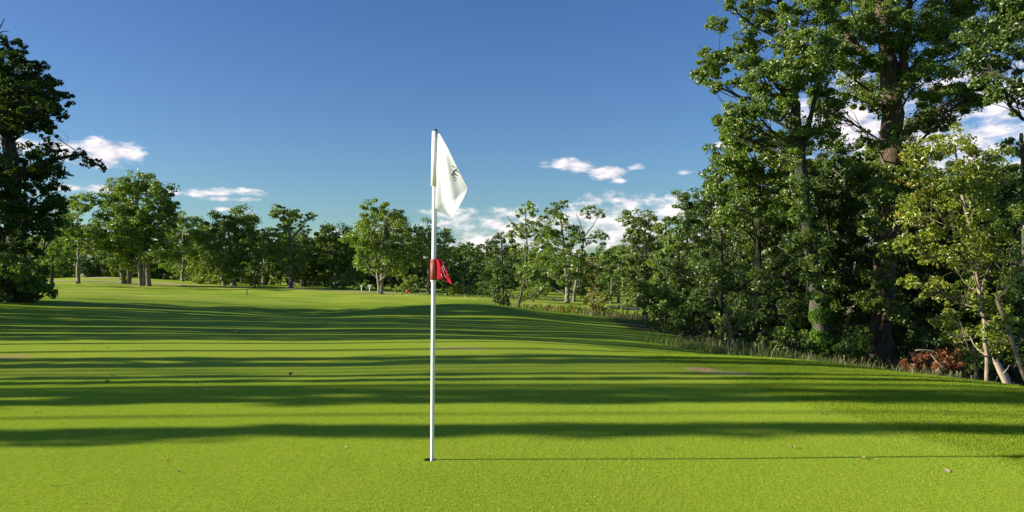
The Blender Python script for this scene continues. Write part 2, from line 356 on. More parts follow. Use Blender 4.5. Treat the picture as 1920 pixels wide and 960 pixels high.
green = mixc(t, mth(t, 'MULTIPLY', ramp01(t, n_fine, 0.45, 0.62), 0.7), green, (0.50, 0.54, 0.05))
green = mixc(t, mth(t, 'MULTIPLY', ramp01(t, n_fine, 0.52, 0.38), 0.7), green, (0.10, 0.16, 0.004))
green = mixc(t, mth(t, 'MULTIPLY', ramp01(t, n_big, 0.45, 0.75), 0.4), green, (0.36, 0.37, 0.03))
# rougher collar and bank on the right, boundary as a wavy line
edge = mth(t, 'ADD', mth(t, 'SUBTRACT', X_, mth(t, 'ADD', mth(t, 'MULTIPLY', Y_, -0.22), 5.1)), mth(t, 'MULTIPLY', mth(t, 'SUBTRACT', n_big, 0.5), 1.2))
fe = ramp01(t, edge, -0.15, 0.25)
fback = ramp01(t, mth(t, 'ADD', Y_, mth(t, 'MULTIPLY', n_big, 2)), 17.5, 18.5)
frough = mth(t, 'MAXIMUM', fe, fback)
rc = mixc(t, ramp01(t, n_mid, 0.3, 0.7), (0.16, 0.25, 0.010), (0.28, 0.37, 0.025))
rc = mixc(t, mth(t, 'MULTIPLY', ramp01(t, n_fine, 0.5, 0.7), 0.5), rc, (0.26, 0.31, 0.06))
rc = mixc(t, mth(t, 'MULTIPLY', ramp01(t, n_big, 0.5, 0.8), 0.45), rc, (0.19, 0.19, 0.03))
col = mixc(t, frough, green, rc)
n_tone = noise(t, fv, 0.35, 3); col = mixc(t, mth(t, 'MULTIPLY', ramp01(t, n_tone, 0.35, 0.65), 0.42), col, mixc(t, 1.0, col, (0.72, 0.86, 0.8), 'MULTIPLY'))
# far fairway, lighter, drier in places
ff = ramp01(t, Y_, 48, 60); fw = mixc(t, ramp01(t, n_huge, 0.38, 0.66), (0.25, 0.36, 0.02), (0.40, 0.46, 0.055))
fw = mixc(t, mth(t, 'MULTIPLY', ramp01(t, n_big, 0.5, 0.72), 0.4), fw, (0.32, 0.28, 0.09)); col = mixc(t, ff, col, fw)
# woodland floor under the trees on the right
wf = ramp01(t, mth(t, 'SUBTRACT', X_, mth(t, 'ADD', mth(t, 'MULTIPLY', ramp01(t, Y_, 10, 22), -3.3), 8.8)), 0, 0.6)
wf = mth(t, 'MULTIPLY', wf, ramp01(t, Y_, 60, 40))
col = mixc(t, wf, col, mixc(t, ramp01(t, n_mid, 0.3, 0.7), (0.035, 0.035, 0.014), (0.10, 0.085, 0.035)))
# worn dry patches
def patch(px, py, Yd, rx, ry, ang, c, amt=0.9):
    global col
    p = P(px, py, Yd); dx = mth(t, 'SUBTRACT', X_, float(p[0])); dy = mth(t, 'SUBTRACT', Y_, float(Yd))
    u = mth(t, 'MULTIPLY', dx, 1/rx); v = mth(t, 'MULTIPLY', mth(t, 'ADD', dy, mth(t, 'MULTIPLY', dx, ang)), 1/ry)
    q = mth(t, 'ADD', mth(t, 'ADD', mth(t, 'MULTIPLY', u, u), mth(t, 'MULTIPLY', v, v)), mth(t, 'MULTIPLY', mth(t, 'SUBTRACT', mth(t, 'ADD', n_big, mth(t, 'MULTIPLY', n_mid, 0.7)), 0.85), 2.0))
    col = mixc(t, mth(t, 'MULTIPLY', ramp01(t, q, 1.0, 0.2), amt), col, c)
patch(1320, 696, 11.5, 0.32, 0.42, 0.0, (0.52, 0.34, 0.15), 0.95); patch(1375, 700, 11.2, 0.5, 0.3, 0.1, (0.36, 0.31, 0.13), 0.7)
patch(860, 660, 14.1, 0.8, 0.35, 0.0, (0.42, 0.34, 0.12), 0.7); patch(10, 678, 12.6, 0.5, 0.4, 0, (0.40, 0.26, 0.10), 0.7)
patch(230, 555, 57, 2.0, 1.6, 0, (0.34, 0.24, 0.10), 0.6); patch(450, 625, 21, 0.8, 0.8, 0, (0.25, 0.17, 0.08), 0.35)
patch(740, 549, 92, 9, 2.5, 0, (0.40, 0.28, 0.12), 0.8); patch(250, 535, 108, 7, 3.0, 0, (0.34, 0.27, 0.10), 0.6)
patch(1080, 553, 112, 12, 6, 0, (0.36, 0.28, 0.11), 0.6)
p = t.nodes.new('ShaderNodeBsdfPrincipled'); p.inputs['Roughness'].default_value = 0.75; p.inputs['Specular IOR Level'].default_value = 0.04
t.links.new(col, p.inputs[0])
hgt = mth(t, 'ADD', mth(t, 'MULTIPLY', n_fine, 0.6), mth(t, 'MULTIPLY', n_mid, mth(t, 'ADD', 0.5, mth(t, 'MULTIPLY', frough, 2.0))))
bp = t.nodes.new('ShaderNodeBump'); bp.inputs['Strength'].default_value = 0.55; bp.inputs['Distance'].default_value = 0.012
t.links.new(hgt, bp.inputs['Height']); t.links.new(bp.outputs[0], p.inputs['Normal']); t.links.new(p.outputs[0], o.inputs[0])
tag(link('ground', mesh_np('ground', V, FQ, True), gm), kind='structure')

# ------------------------------------------------------------------ golf hole
gh = empty('golf_hole', (HX, HYY, gz(HX, HYY)), 'dark round golf hole cut in the green at the foot of the white flagstick', 'golf hole')
T = Tubes(); a = np.linspace(0, 1, 6)
T.add(np.c_[np.zeros(6), np.zeros(6), -0.001-0.16*a], np.full(6, CUPR+0.0005), 32); link('cup_wall', T.mesh('cup_wall'), M['soil'], gh)
bm = bmesh.new(); bmesh.ops.create_circle(bm, cap_ends=True, radius=CUPR+0.0005, segments=32); me = bpy.data.meshes.new('cup_floor'); bm.to_mesh(me); bm.free()
o = link('cup_floor', me, M['soil'], gh); o.location = (0, 0, -0.159)

# ------------------------------------------------------------------ flagstick
YP = HYY
fs = empty('flagstick', (HX, HYY, -0.15), 'tall white flagstick with drooping white flag and small red flag, standing in the hole', 'flagstick')
org = np.array([HX, HYY, -0.15])
def L3(px, py, dy=0.0): return P(px, py, YP+dy)-org
p_top, p_sl, p_mid, p_bot = L3(815.5, 246), L3(814.5, 349), L3(813, 524), L3(809.5, 905)
T = Tubes(); pb = p_bot.copy(); 
pts = np.array([L3(809.3, 900), L3(810, 866), L3(811, 760), L3(812, 640), L3(813, 528), L3(814.6, 400), L3(816, 247)])
T.add(pts, [0.0125, 0.0125, 0.0145, 0.0155, 0.0165, 0.0175, 0.0185], 20, cap=True); link('pole', T.mesh('pole'), M['white'], fs)
T = Tubes(); T.add([L3(816.5, 247), L3(816.6, 243.2), L3(816.8, 241.8)], [0.013, 0.012, 0.006], 12, cap=True); link('end_cap', T.mesh('end_cap'), M['black'], fs)
T = Tubes(); T.add([L3(813.6, 349), L3(815.8, 246.5)], [0.0225, 0.0225], 20, cap=True); link('flag_sleeve', T.mesh('flag_sleeve'), M['white'], fs)
# white flag: folded, hanging
Lc = [(817, 247), (816.5, 300), (815.5, 349), (814, 375), (813.5, 393), (828, 399), (847, 407)]
Rc = [(822, 247), (838, 276), (853, 306), (866, 333), (877, 354), (867, 376), (849, 407)]
lv = [0, .25, .5, .64, .74, .88, 1.0]
nv, nu = 46, 28; V = []; 
for i in range(nv):
    v = i/(nv-1)
    lx, ly = np.interp(v, lv, [q[0] for q in Lc]), np.interp(v, lv, [q[1] for q in Lc]); rx_, ry_ = np.interp(v, lv, [q[0] for q in Rc]), np.interp(v, lv, [q[1] for q in Rc])
    for j in range(nu):
        u = j/(nu-1); x = lx+(rx_-lx)*u; y = ly+(ry_-ly)*u
        wv = (0.026*math.sin(u*7.2-0.5+1.1*v)+0.011*math.sin(u*14+5*v)+0.02*math.exp(-((v-0.78)/0.05)**2)*u)*min(1, 4*u)*min(1, 0.25+1.4*v)
        dy = -0.13*u*min(1, 3*v)+0.42*wv-0.012
        V.append(L3(x, y, dy))
Q = [[i*nu+j, i*nu+j+1, (i+1)*nu+j+1, (i+1)*nu+j] for i in range(nv-1) for j in range(nu-1)]
flag_me = mesh_np('flag', V, Q, True); flag_V = np.array(V); flag = link('flag', flag_me, M['flag'], fs); flag['label'] = 'drooping white nylon flag with dark handwritten mark'
# hem along the fly edge
T = Tubes(); T.add([flag_V[i*nu+nu-1] for i in range(0, nv, 3)]+[flag_V[-1]], [0.003]*(len(range(0, nv, 3))+1), 5); link('hem', T.mesh('hem'), M['flag'], flag)
# the mark: strokes laid just in front of the cloth, reading  m i  with dots
def on_flag(px, py):
    # nearest cloth point in elevation view gives the depth
    q = L3(px, py, -0.08); dd = (flag_V[:, 0]-q[0])**2+(flag_V[:, 2]-q[2])**2; k = np.argsort(dd)[:5]; w = 1/(dd[k]+1e-7); return np.array([q[0], (flag_V[k, 1]*w).sum()/w.sum()-0.0035, q[2]])
T = Tubes()
def stroke(pp, r=0.0026):
    n = len(pp)*4; s = np.linspace(0, len(pp)-1, n); b = np.arange(len(pp)); T.add([on_flag(np.interp(k, b, [q[0] for q in pp]), np.interp(k, b, [q[1] for q in pp])) for k in s], [r]*n, 4)
stroke([(848.5, 331), (847.5, 328.5), (849.5, 326.2), (852.5, 326.8), (857, 330.5)], 0.003); stroke([(850.5, 326.2), (850.5, 322.5), (853, 320.6), (856, 321.6), (861, 325.5)], 0.003); stroke([(854, 320.6), (855.5, 318.6), (858, 318.6)], 0.0025)
stroke([(850, 333.2), (853, 335), (855, 336.5)], 0.0026); stroke([(850.5, 338), (851.6, 340.5)], 0.0024)
stroke([(848, 313.5), (850, 314.5), (850.5, 312.5), (848, 313.5)], 0.0013); stroke([(853, 315), (855.5, 315.8)], 0.0015); stroke([(845.5, 318.5), (846.5, 319)], 0.0015)
link('lettering', T.mesh('lettering'), M['ink'], flag)
# red band and small red flag
T = Tubes(); T.add([L3(813, 525), L3(813.6, 486)], [0.0245, 0.0245], 20, cap=True); rb = link('red_sleeve', T.mesh('red_sleeve'), M['redtape'], fs)
T = Tubes(); T.add([L3(812.9, 528), L3(812.95, 525.2)], [0.021, 0.022], 20, cap=True); link('collar', T.mesh('collar'), M['white'], fs)
V = []; nu, nv = 16, 14
for i in range(nv):
    v = i/(nv-1); lx, ly = 814, 486+38*v; rx_ = np.interp(v, [0, .4, 1], [826, 838, 848]); ry_ = np.interp(v, [0, .4, 1], [486.5, 508, 534])
    for j in range(nu):
        u = j/(nu-1); kx = u; x = lx+(rx_-lx)*kx; y = ly+(ry_-ly)*(u**1.6)-3*math.sin(u*math.pi)*v
        V.append(L3(x, y, 0.010*math.sin(u*8+v*2)-0.05*u-0.014))
Q = [[i*nu+j, i*nu+j+1, (i+1)*nu+j+1, (i+1)*nu+j] for i in range(nv-1) for j in range(nu-1)]
rf = link('red_flag', mesh_np('red_flag', V, Q, True), M['redflag'], fs)
rV = np.array(V)
T = Tubes()
for (x0, y0, x1, y1) in ((829, 500, 832, 512), (831, 497, 834, 509), (827.5, 513, 829, 520), (833, 513, 836, 521)):
    T.add([L3(x0, y0, -0.062), L3(x1, y1, -0.06)], [0.0018, 0.0012], 4)
link('print', T.mesh('print'), M['white'], rf)

# ------------------------------------------------------------------ trees
def px_tree(name, label, cat, Y, trunks, lobes, leaf, cover, seed, mat, bark='bark', group=None, deep=1.0, rs=1.2, **kw):
    rg = np.random.default_rng(seed+9000); b = trunks[0][0]; bp_ = P(b[0], b[1], Y); g = gz(bp_[0], Y); base = np.array([bp_[0], Y, g])
    TR = []
    for k, tr in enumerate(trunks):
        pts = []
        for q in tr:
            p = P(q[0], q[1], Y+(q[3] if len(q) > 3 else 0)); pts.append([*(p-base), q[2]*Y/F/2])
        if k == 0 or len(tr[0]) == 5:
            p0 = list(pts[0]); zlow = gz(p0[0]+base[0], Y)-g
            pts[0][2] = max(pts[0][2], zlow+0.35); pts.insert(0, [p0[0], 0+p0[1], zlow-0.1, p0[3]*1.35]) 
        TR.append(pts)
    LB = []
    for q in lobes:
        r = q[2]*Y/F*rs; dy = q[3] if len(q) > 3 else rg.uniform(-1, 1)*min(2.6*r, 3.2)*deep
        p = P(q[0], q[1], Y+dy)-base; LB.append([*p, r])
    tm, cm = grow(TR, LB, leaf, cover, seed, **kw)
    e = empty(name, base, label, cat, group); link('trunk', tm, M[bark], e); link('crown', cm, M[mat], e); return e
def region(poly, n, r0, r1, seed):
    rg = random.Random(seed); xs_ = [q[0] for q in poly]; ys_ = [q[1] for q in poly]; o = []
    def ins(x, y):
        c = False; j = len(poly)-1
        for i in range(len(poly)):
            if (poly[i][1] > y) != (poly[j][1] > y) and x < (poly[j][0]-poly[i][0])*(y-poly[i][1])/(poly[j][1]-poly[i][1])+poly[i][0]: c = not c
            j = i
        return c
    tries = 0
    while len(o) < n and tries < 5000:
        tries += 1; x, y = rg.uniform(min(xs_), max(xs_)), rg.uniform(min(ys_), max(ys_)); r = rg.uniform(r0, r1)
        if ins(x, y) and all((x-q[0])**2+(y-q[1])**2 > (0.45*(r+q[2]))**2 for q in o): o.append((x, y, r))
    return o

# --- tall oaks on the right
R1 = [(1346,44,19),(1367,6,16),(1424,16,36),(1442,46,30),(1324,109,22),(1308,142,17),(1330,140,20),(1359,114,30),(1392,86,34),(1424,131,38),(1381,219,30),(1358,222,20),(1412,205,28),(1464,149,42),(1455,200,36),(1507,131,42),(1525,88,46),(1516,22,42),(1478,80,28),(1545,182,34),(1499,250,36),(1462,266,30),(1552,242,32),(1560,30,40),(1400,165,28),(1345,160,16),(1375,245,18),(1440,-50,50),(1520,-60,60),(1385,-40,36),(1480,-120,60),(1570,-60,50)]
R1 = [(x, y, r*1.02) for x, y, r in R1]+[(1478,300,22,-1.2),(1490,350,26,-1.4),(1500,400,26,-1.5),(1520,450,28,-1.5),(1530,500,28,-1.3),(1545,540,24,-1.2),(1500,470,26,-1)]
r1 = px_tree('oak_tree', 'tall oak with leaning dark trunk, ivy at its foot, branches reaching left', 'tree', 24,
    [[(1540,668,30),(1532,560,26),(1514,430,24),(1500,300,21),(1489,200,17),(1478,110,15),(1466,40,11),(1455,-60,8)], [(1489,200,12),(1450,150,9),(1410,120,7),(1350,110,4)], [(1500,300,12),(1530,180,9),(1550,60,6)]], R1, 0.10, 1.4, 11, 'oak', sub=16, airy=0.32, rs=1.12, thick=0.7)
# ivy on its foot
rg = np.random.default_rng(5); Cn = []; Nn = []
b1 = np.array(r1.location)
for k in range(6500):
    py = rg.uniform(555, 690); a = rg.uniform(0, 6.28); rr = 0.33*(0.85+0.5*rg.random())*(0.8+0.2*math.sin(py*0.13)+0.25*math.sin(py*0.05))
    c = P(1538, py, 24)-b1; Cn.append(c+np.array([math.cos(a)*rr, math.sin(a)*rr, 0])); Nn.append([math.cos(a), math.sin(a), 0.35])
Nn = unit(np.array(Nn)+0.4*rg.standard_normal((len(Nn), 3))); v_, q_ = leaf_quads(np.array(Cn), Nn, 0.09, rg, 0.8); link('ivy', mesh_np('ivy', v_, q_), M['ivy'], r1)
R2 = [(1590,60,46),(1620,16,44),(1622,108,40),(1598,172,38),(1640,190,30),(1720,60,50),(1702,130,42),(1760,28,50),(1742,150,46),(1800,96,50),(1780,190,42),(1832,182,40),(1722,226,34),(1700,290,34),(1640,322,30),(1752,232,28),(1600,-45,60),(1700,-55,70),(1800,-45,70),(1890,-20,70),(1560,110,34),(1648,60,34),(1700,-150,90),(1590,110,30),(1560,200,26),(1606,330,24),(1690,350,30),(1850,30,45),(1905,40,45),(1670,380,30)]
R2 = [(x, y, r*1.03) for x, y, r in R2]+[(1640,420,24,-1.5),(1675,470,24,-1.6),(1650,520,26,-1.6),(1630,560,24,-1.2),(1672,580,22,-1.4)]
px_tree('oak_tree', 'tallest oak of the right-hand wood with thick straight brown trunk', 'tree', 26,
    [[(1656,700,40),(1655,600,38),(1660,450,37),(1667,330,37),(1672,220,38),(1668,140,30),(1656,60,21),(1650,0,17),(1645,-120,12)], [(1674,225,22),(1692,140,18),(1702,60,14),(1706,-60,10)], [(1668,140,14),(1600,80,9),(1560,30,5)], [(1692,140,12),(1780,90,9),(1850,40,6)]], R2+[(1700,245,24,-1),(1640,262,26,-1),(1690,320,26,-1),(1650,345,24,-1),(1672,20,22,-1)], 0.105, 1.4, 12, 'oak', 'bark_red', sub=16, airy=0.32, rs=1.12, thick=0.7)
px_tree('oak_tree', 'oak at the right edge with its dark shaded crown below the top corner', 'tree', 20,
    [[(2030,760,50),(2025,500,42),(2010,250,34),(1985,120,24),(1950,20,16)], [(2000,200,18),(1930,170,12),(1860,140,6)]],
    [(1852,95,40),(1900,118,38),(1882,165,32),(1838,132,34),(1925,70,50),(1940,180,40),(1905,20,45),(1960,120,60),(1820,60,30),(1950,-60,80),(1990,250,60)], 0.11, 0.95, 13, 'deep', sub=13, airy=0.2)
R3 = [(1790,262,28),(1752,272,28),(1722,290,24),(1826,300,34),(1772,330,40),(1728,350,30),(1836,368,40),(1780,400,44),(1728,415,34),(1850,430,36),(1800,470,40),(1738,478,30),(1856,500,36),(1818,548,36),(1778,588,28),(1846,600,36),(1802,628,24),(1870,640,26),(1722,530,26),(1700,460,22),(1850,330,26),(1712,385,24),(1760,545,20)]
px_tree('field_maple', 'sunlit yellow-green maple with a thin pale crooked trunk near the right edge', 'tree', 20,
    [[(1850,705,8),(1846,600,8),(1832,520,7),(1829,480,9),(1820,430,8),(1800,350,6),(1790,270,3)], [(1829,480,6),(1800,440,4),(1770,420,3)]], R3, 0.095, 0.62, 14, 'yellow', 'bark_pale', sub=13, airy=0.3, rs=1.3)
px_tree('ash_tree', 'slender tree leaning left at the right edge, bare pale trunk above the broken stump', 'tree', 18.5,
    [[(1935,745,8),(1918,700,8),(1897,640,8),(1880,590,8),(1868,560,6)]], [(1880,560,18),(1905,600,22),(1900,530,26),(1890,470,26),(1915,420,30),(1925,500,30)], 0.085, 0.5, 15, 'green', 'bark_pale', airy=0.25)
px_tree('ash_tree', 'shaded green tree filling the right edge of the frame behind the maple', 'tree', 24,
    [[(1935,720,22),(1930,500,18),(1920,330,12),(1915,250,6)]], [(1905,275,22),(1912,335,26),(1898,400,30),(1912,470,34),(1895,545,34),(1920,600,36),(1900,650,30),(1950,400,50),(1950,560,50)], 0.10, 0.8, 16, 'oak', airy=0.25)
# middle storey, in the shade
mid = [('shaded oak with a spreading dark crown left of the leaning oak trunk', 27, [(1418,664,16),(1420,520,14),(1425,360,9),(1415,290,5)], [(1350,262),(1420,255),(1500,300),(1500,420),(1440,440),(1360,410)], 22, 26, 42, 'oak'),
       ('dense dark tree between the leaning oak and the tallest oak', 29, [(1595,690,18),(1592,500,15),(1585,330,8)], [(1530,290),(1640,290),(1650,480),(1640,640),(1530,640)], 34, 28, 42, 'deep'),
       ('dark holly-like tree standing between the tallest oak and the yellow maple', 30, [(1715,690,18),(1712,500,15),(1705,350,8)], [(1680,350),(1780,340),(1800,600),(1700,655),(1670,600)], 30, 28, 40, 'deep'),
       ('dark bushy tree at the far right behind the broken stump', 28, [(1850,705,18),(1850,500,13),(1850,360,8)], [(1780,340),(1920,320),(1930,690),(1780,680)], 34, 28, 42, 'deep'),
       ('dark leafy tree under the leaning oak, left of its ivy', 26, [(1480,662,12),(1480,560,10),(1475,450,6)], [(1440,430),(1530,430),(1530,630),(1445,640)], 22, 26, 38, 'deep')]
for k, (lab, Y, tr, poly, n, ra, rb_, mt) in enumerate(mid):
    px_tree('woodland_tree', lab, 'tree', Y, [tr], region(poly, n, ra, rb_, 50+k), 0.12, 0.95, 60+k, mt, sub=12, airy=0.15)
px_tree('young_ash', 'feathery young tree with thin straight stem above the bushes, left in the wood', 'tree', 30,
    [[(1354,655,9),(1353,500,7),(1352,400,5),(1351,320,2)]], [(1350,332,11),(1336,350,12),(1368,352,12),(1322,386,15),(1378,392,18),(1300,402,11),(1308,424,18),(1350,428,24),(1392,440,24),(1286,412,9),(1352,380,12),(1330,470,34),(1378,484,36),(1400,530,34),(1340,530,36),(1372,570,30)], 0.10, 0.62, 17, 'deep', airy=0.3, sub=8)
px_tree('birch_tree', 'bright yellow-green tree with a pale stem glowing behind the shaded oak crown', 'tree', 31,
    [[(1432,650,11),(1430,530,10),(1428,470,9),(1420,400,5),(1410,340,3)]], [(1418,398,24),(1396,418,22),(1444,420,25),(1428,452,26),(1462,470,26),(1408,480,24),(1460,520,25),(1425,520,20),(1400,372,16),(1390,290,16),(1372,310,16),(1480,560,24)], 0.12, 0.6, 18, 'yellow', 'bark_pale', airy=0.3, sub=8)
px_tree('sapling', 'small sunlit sapling with a pale stem in front of the dark wood', 'tree', 23,
    [[(1371,660,8),(1371,630,7),(1366,600,5),(1360,580,3)]], [(1345,596,15),(1374,586,17),(1398,600,14),(1358,612,11),(1330,588,9),(1388,575,12)], 0.085, 0.5, 19, 'green', 'bark_pale', airy=0.3)
px_tree('poplar_tree', 'pale green airy tree at the left end of the wood against the cloud', 'tree', 58,
    [[(1212,600,10),(1211,500,8),(1210,430,4)], [(1211,500,5),(1190,450,3)]], [(1210,414,14),(1190,418,12),(1232,424,14),(1198,446,20),(1226,458,20),(1180,480,18),(1210,496,26),(1240,508,24),(1180,440,10),(1246,440,9),(1170,520,22),(1200,550,24)]+region([(1180,410),(1235,405),(1250,500),(1240,570),(1170,570),(1172,470)], 16, 15, 22, 21), 0.2, 0.8, 20, 'pale', airy=0.25)
px_tree('thicket_tree', 'rounded bright green tree beside the pale airy tree at the end of the wood', 'tree', 42,
    [[(1275,630,10),(1275,540,8),(1272,460,4)]], [(1272,450,20),(1250,470,22),(1298,462,22),(1240,510,28),(1280,505,30),(1315,500,26),(1250,555,28),(1295,550,28),(1262,590,24)], 0.17, 0.85, 21, 'green', airy=0.15)
for k, (x, y, w, h, Y, lab, mt) in enumerate([(1248,590,80,110,33,'large dark green bush where the wood meets the hollow', 'oak'),(1300,595,90,110,29,'dark rounded bush left of the sunlit sapling', 'deep'),(1215,560,50,70,44,'bright bush at the left tip of the wood beside the pond bank','green'),
        (1420,610,80,80,27,'dark bush behind and right of the sunlit sapling','deep'),(1600,655,70,50,23,'low green bush at the foot of the tallest oak, left of its trunk','green'),(1480,640,60,50,24,'shaded low bush left of the ivy-clad trunk','oak'),(1750,640,100,60,25,'dark low bush behind the dead bracken','deep'),(1830,665,60,50,22,'leafy low bush left of the broken pale stump','green')]):
    px_tree('bush', lab, 'bush', Y, [[(x,y+h*0.42,7),(x,y,4)],[(x,y+h*0.35,5),(x+w*0.2,y-h*0.1,2)],[(x,y+h*0.35,5),(x-w*0.2,y-h*0.1,2)]], region([(x-w/2,y),(x-w/3,y-h/2.2),(x+w/3,y-h/2.1),(x+w/2,y),(x+w/2.2,y+h/2),(x-w/2.2,y+h/2)], 11, w*0.14, w*0.27, 100+k), 0.11 if Y < 35 else 0.17, 0.9, 120+k, mt, airy=0.2)

# --- dark oak and bush on the left
LL = [(19,88,17),(12,125,24),(48,125,15),(38,160,28),(69,150,18),(100,153,15),(119,187,14),(94,194,18),(112,215,11),(62,190,24),(37,212,28),(81,231,18),(95,250,16),(12,190,26),(62,281,26),(94,283,22),(14,310,30),(95,314,22),(69,325,28),(25,362,34),(69,375,30),(106,350,18),(108,378,20),(31,412,34),(76,420,30),(64,458,24),(20,455,28),(128,290,12),(150,287,11),(163,304,10),(181,306,10),(193,316,7),(20,250,18),(-40,130,44),(-45,220,46),(-40,310,46),(-45,400,46),(-100,180,60),(-110,300,70),(-90,420,60),(100,420,18),(-40,60,34)]
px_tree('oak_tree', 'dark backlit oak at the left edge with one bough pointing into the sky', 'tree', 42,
    [[(30,540,40),(28,420,32),(22,300,26),(10,200,18),(0,100,12)], [(28,330,12),(90,300,8),(150,290,5),(190,312,2)], [(10,200,9),(60,170,6),(110,180,3)], [(-8,110,6),(-4,60,3),(8,35,1.4)], [(-4,62,2.5),(10,58,1.4),(18,60,0.8)]], [(x, y, r*(1.35 if y < 240 and x > 0 else 1)) for x, y, r in LL]+[(30,105,18),(70,125,16),(88,175,22),(60,165,24),(20,150,26),(50,225,22),(10,215,26),(95,205,18)]+region([(-20,130),(60,150),(90,210),(60,235),(30,262),(95,300),(115,380),(100,440),(-20,470)], 26, 22, 30, 34), 0.19, 0.9, 30, 'shadeoak', sub=13, airy=0.15, rs=1.12)
px_tree('bush', 'large shrub with sunlit yellow-green tips at the left edge under the dark oak', 'bush', 41,
    [[(50,552,8),(48,510,5)],[(40,552,7),(20,500,4)]], [(18,505,26),(58,508,24),(82,524,18),(40,534,22),(90,541,11),(8,540,26),(40,488,16),(-30,520,34),(66,540,16),(80,508,10),(50,520,24),(25,525,24),(70,545,18),(20,548,20),(100,549,9)], 0.17, 1.2, 31, 'green', airy=0.3, rs=1.3)
px_tree('bush', 'dark shaded shrub in the left bottom corner of the left oak', 'bush', 40, [[(15,556,8),(15,510,5)]], region([(-40,505),(40,505),(60,556),(-40,558)], 14, 14, 20, 35), 0.17, 1.0, 36, 'deep', airy=0.2)
px_tree('woodland_tree', 'slim leafy tree between the dark left oak and the first fairway oak', 'tree', 95, [[(98,530,7),(98,460,5),(98,420,3)]], region([(60,400),(130,400),(135,500),(60,510)], 14, 12, 20, 33), 0.3, 0.8, 32, 'green')

# --- trees along the far side of the fairway
def far(name, label, Y, px, base, tops, w, cb, n, seed, mat='oak', bark='bark_grey', stems=None, cover=0.8, tw=9, leaf=0.34, rk=(0.16, 0.25), airy=0.25, extra=()):
    """tops: crown top row; cb: crown bottom row"""
    top = tops; h = cb-top
    poly = [(px-w*0.28, top+h*0.06), (px-w*0.08, top), (px+w*0.18, top+h*0.02), (px+w*0.38, top+h*0.2), (px+w*0.5, top+h*0.5), (px+w*0.44, top+h*0.85), (px, cb), (px-w*0.42, top+h*0.85), (px-w*0.5, top+h*0.48), (px-w*0.4, top+h*0.2)]
    lb = region(poly, n, w*rk[0], w*rk[1], seed)+list(extra); tr = stems or [[(px, base, tw), (px+2, (base+top)/2+20, tw*0.75), (px, top+h*0.25, tw*0.3)]]
    return px_tree(name, label, 'tree', Y, tr, lb, leaf, cover, seed, mat, bark, airy=airy, sides=8)
far('oak_tree', 'slim oak with a tall straight grey trunk, first from the left on the fairway', 104, 146, 532, 375, 80, 482, 17, 201, 'green', tw=8)
far('oak_tree', 'tall oak with twin trunks, left half of the tallest clump beyond the fairway', 108, 222, 535, 348, 88, 500, 24, 202, 'oak', stems=[[(231,534,9),(228,470,7),(215,400,4),(205,365,2)],[(241,533,8),(240,470,6),(236,400,3)]])
far('oak_tree', 'tallest oak beyond the fairway, several light trunks under a broad high crown', 104, 272, 537, 332, 108, 500, 34, 203, 'oak', stems=[[(264,536,7),(262,470,6),(258,390,4),(256,350,2)],[(270,537,6,0,1),(272,460,5),(280,380,3)],[(278,537,9,0,1),(276,470,7),(285,400,4)]], extra=[(318,392,11),(330,383,9),(308,368,11),(300,350,9),(322,410,8)])
far('oak_tree', 'bright green oak in the gap right of the tallest clump', 125, 342, 532, 402, 75, 515, 18, 204, 'green', tw=6)
far('oak_tree', 'broad round oak with a short thick trunk left of centre', 112, 428, 536, 404, 120, 508, 32, 205, 'oak', tw=9, stems=[[(436,536,10),(434,480,8),(428,430,4)],[(420,537,6,0,1),(412,500,4)]])
far('oak_tree', 'dark flat-topped oak right of the broad round one', 120, 494, 537, 430, 72, 515, 18, 206, 'deep', tw=7)
far('oak_tree', 'oak with two small tufted crowns standing up above the tree line', 114, 537, 539, 384, 56, 432, 12, 207, 'green', stems=[[(545,540,9),(546,470,7),(542,430,5),(530,400,3)],[(546,450,5),(562,430,3),(580,408,2)]], rk=(0.16, 0.24), extra=[(580,408,9),(587,402,7),(568,420,8),(574,432,9),(570,450,12),(530,450,18),(515,470,20),(560,480,20),(545,500,20)])
far('oak_tree', 'dense dark oak below the two tufted crowns', 124, 566, 538, 444, 80, 520, 20, 208, 'deep', tw=7)
far('oak_tree', 'green oak left of the lone three-stemmed tree', 120, 628, 540, 428, 84, 520, 22, 209, 'oak', tw=7)
far('oak_tree', 'low bright oak just left of the lone three-stemmed tree', 118, 662, 540, 440, 60, 522, 14, 210, 'green', tw=5)
far('hornbeam_tree', 'lone tree with three close stems and a tall rounded crown on the worn patch', 90, 716, 551, 381, 96, 512, 34, 211, 'green', stems=[[(712,550,7),(706,500,5),(700,420,3)],[(715,551,8,0,1),(718,480,6),(722,400,3)],[(711,550,6,0,1),(725,490,4),(738,430,3)]], leaf=0.27, extra=[(760,436,9),(766,430,6),(752,425,9),(676,420,11)])
far('oak_tree', 'thin-crowned oak seen behind the flagstick', 92, 808, 554, 422, 74, 500, 16, 212, 'oak', tw=8, cover=0.5, leaf=0.27, stems=[[(803,554,8),(804,500,6),(806,440,3)],[(804,500,5),(835,455,3),(842,440,1)]], extra=[(838,440,9),(846,450,7),(785,430,9)])
far('oak_tree', 'small dark oak just right of the little red flag', 118, 868, 548, 462, 56, 535, 15, 213, 'deep', tw=6)
px_tree('hawthorn_tree', 'ivy-clad dark little tree on top of the central mound', 'tree', 50, [[(942,576,6),(943,520,5),(940,450,3)],[(928,572,4),(924,540,3)]],
    [(938,446,11),(922,458,12),(954,456,12),(915,474,12),(940,478,18),(962,482,13),(925,500,16),(952,506,16),(940,530,15),(944,553,12),(946,568,9),(930,560,8),(925,545,8),(908,462,7)], 0.16, 0.85, 214, 'deep', airy=0.3)
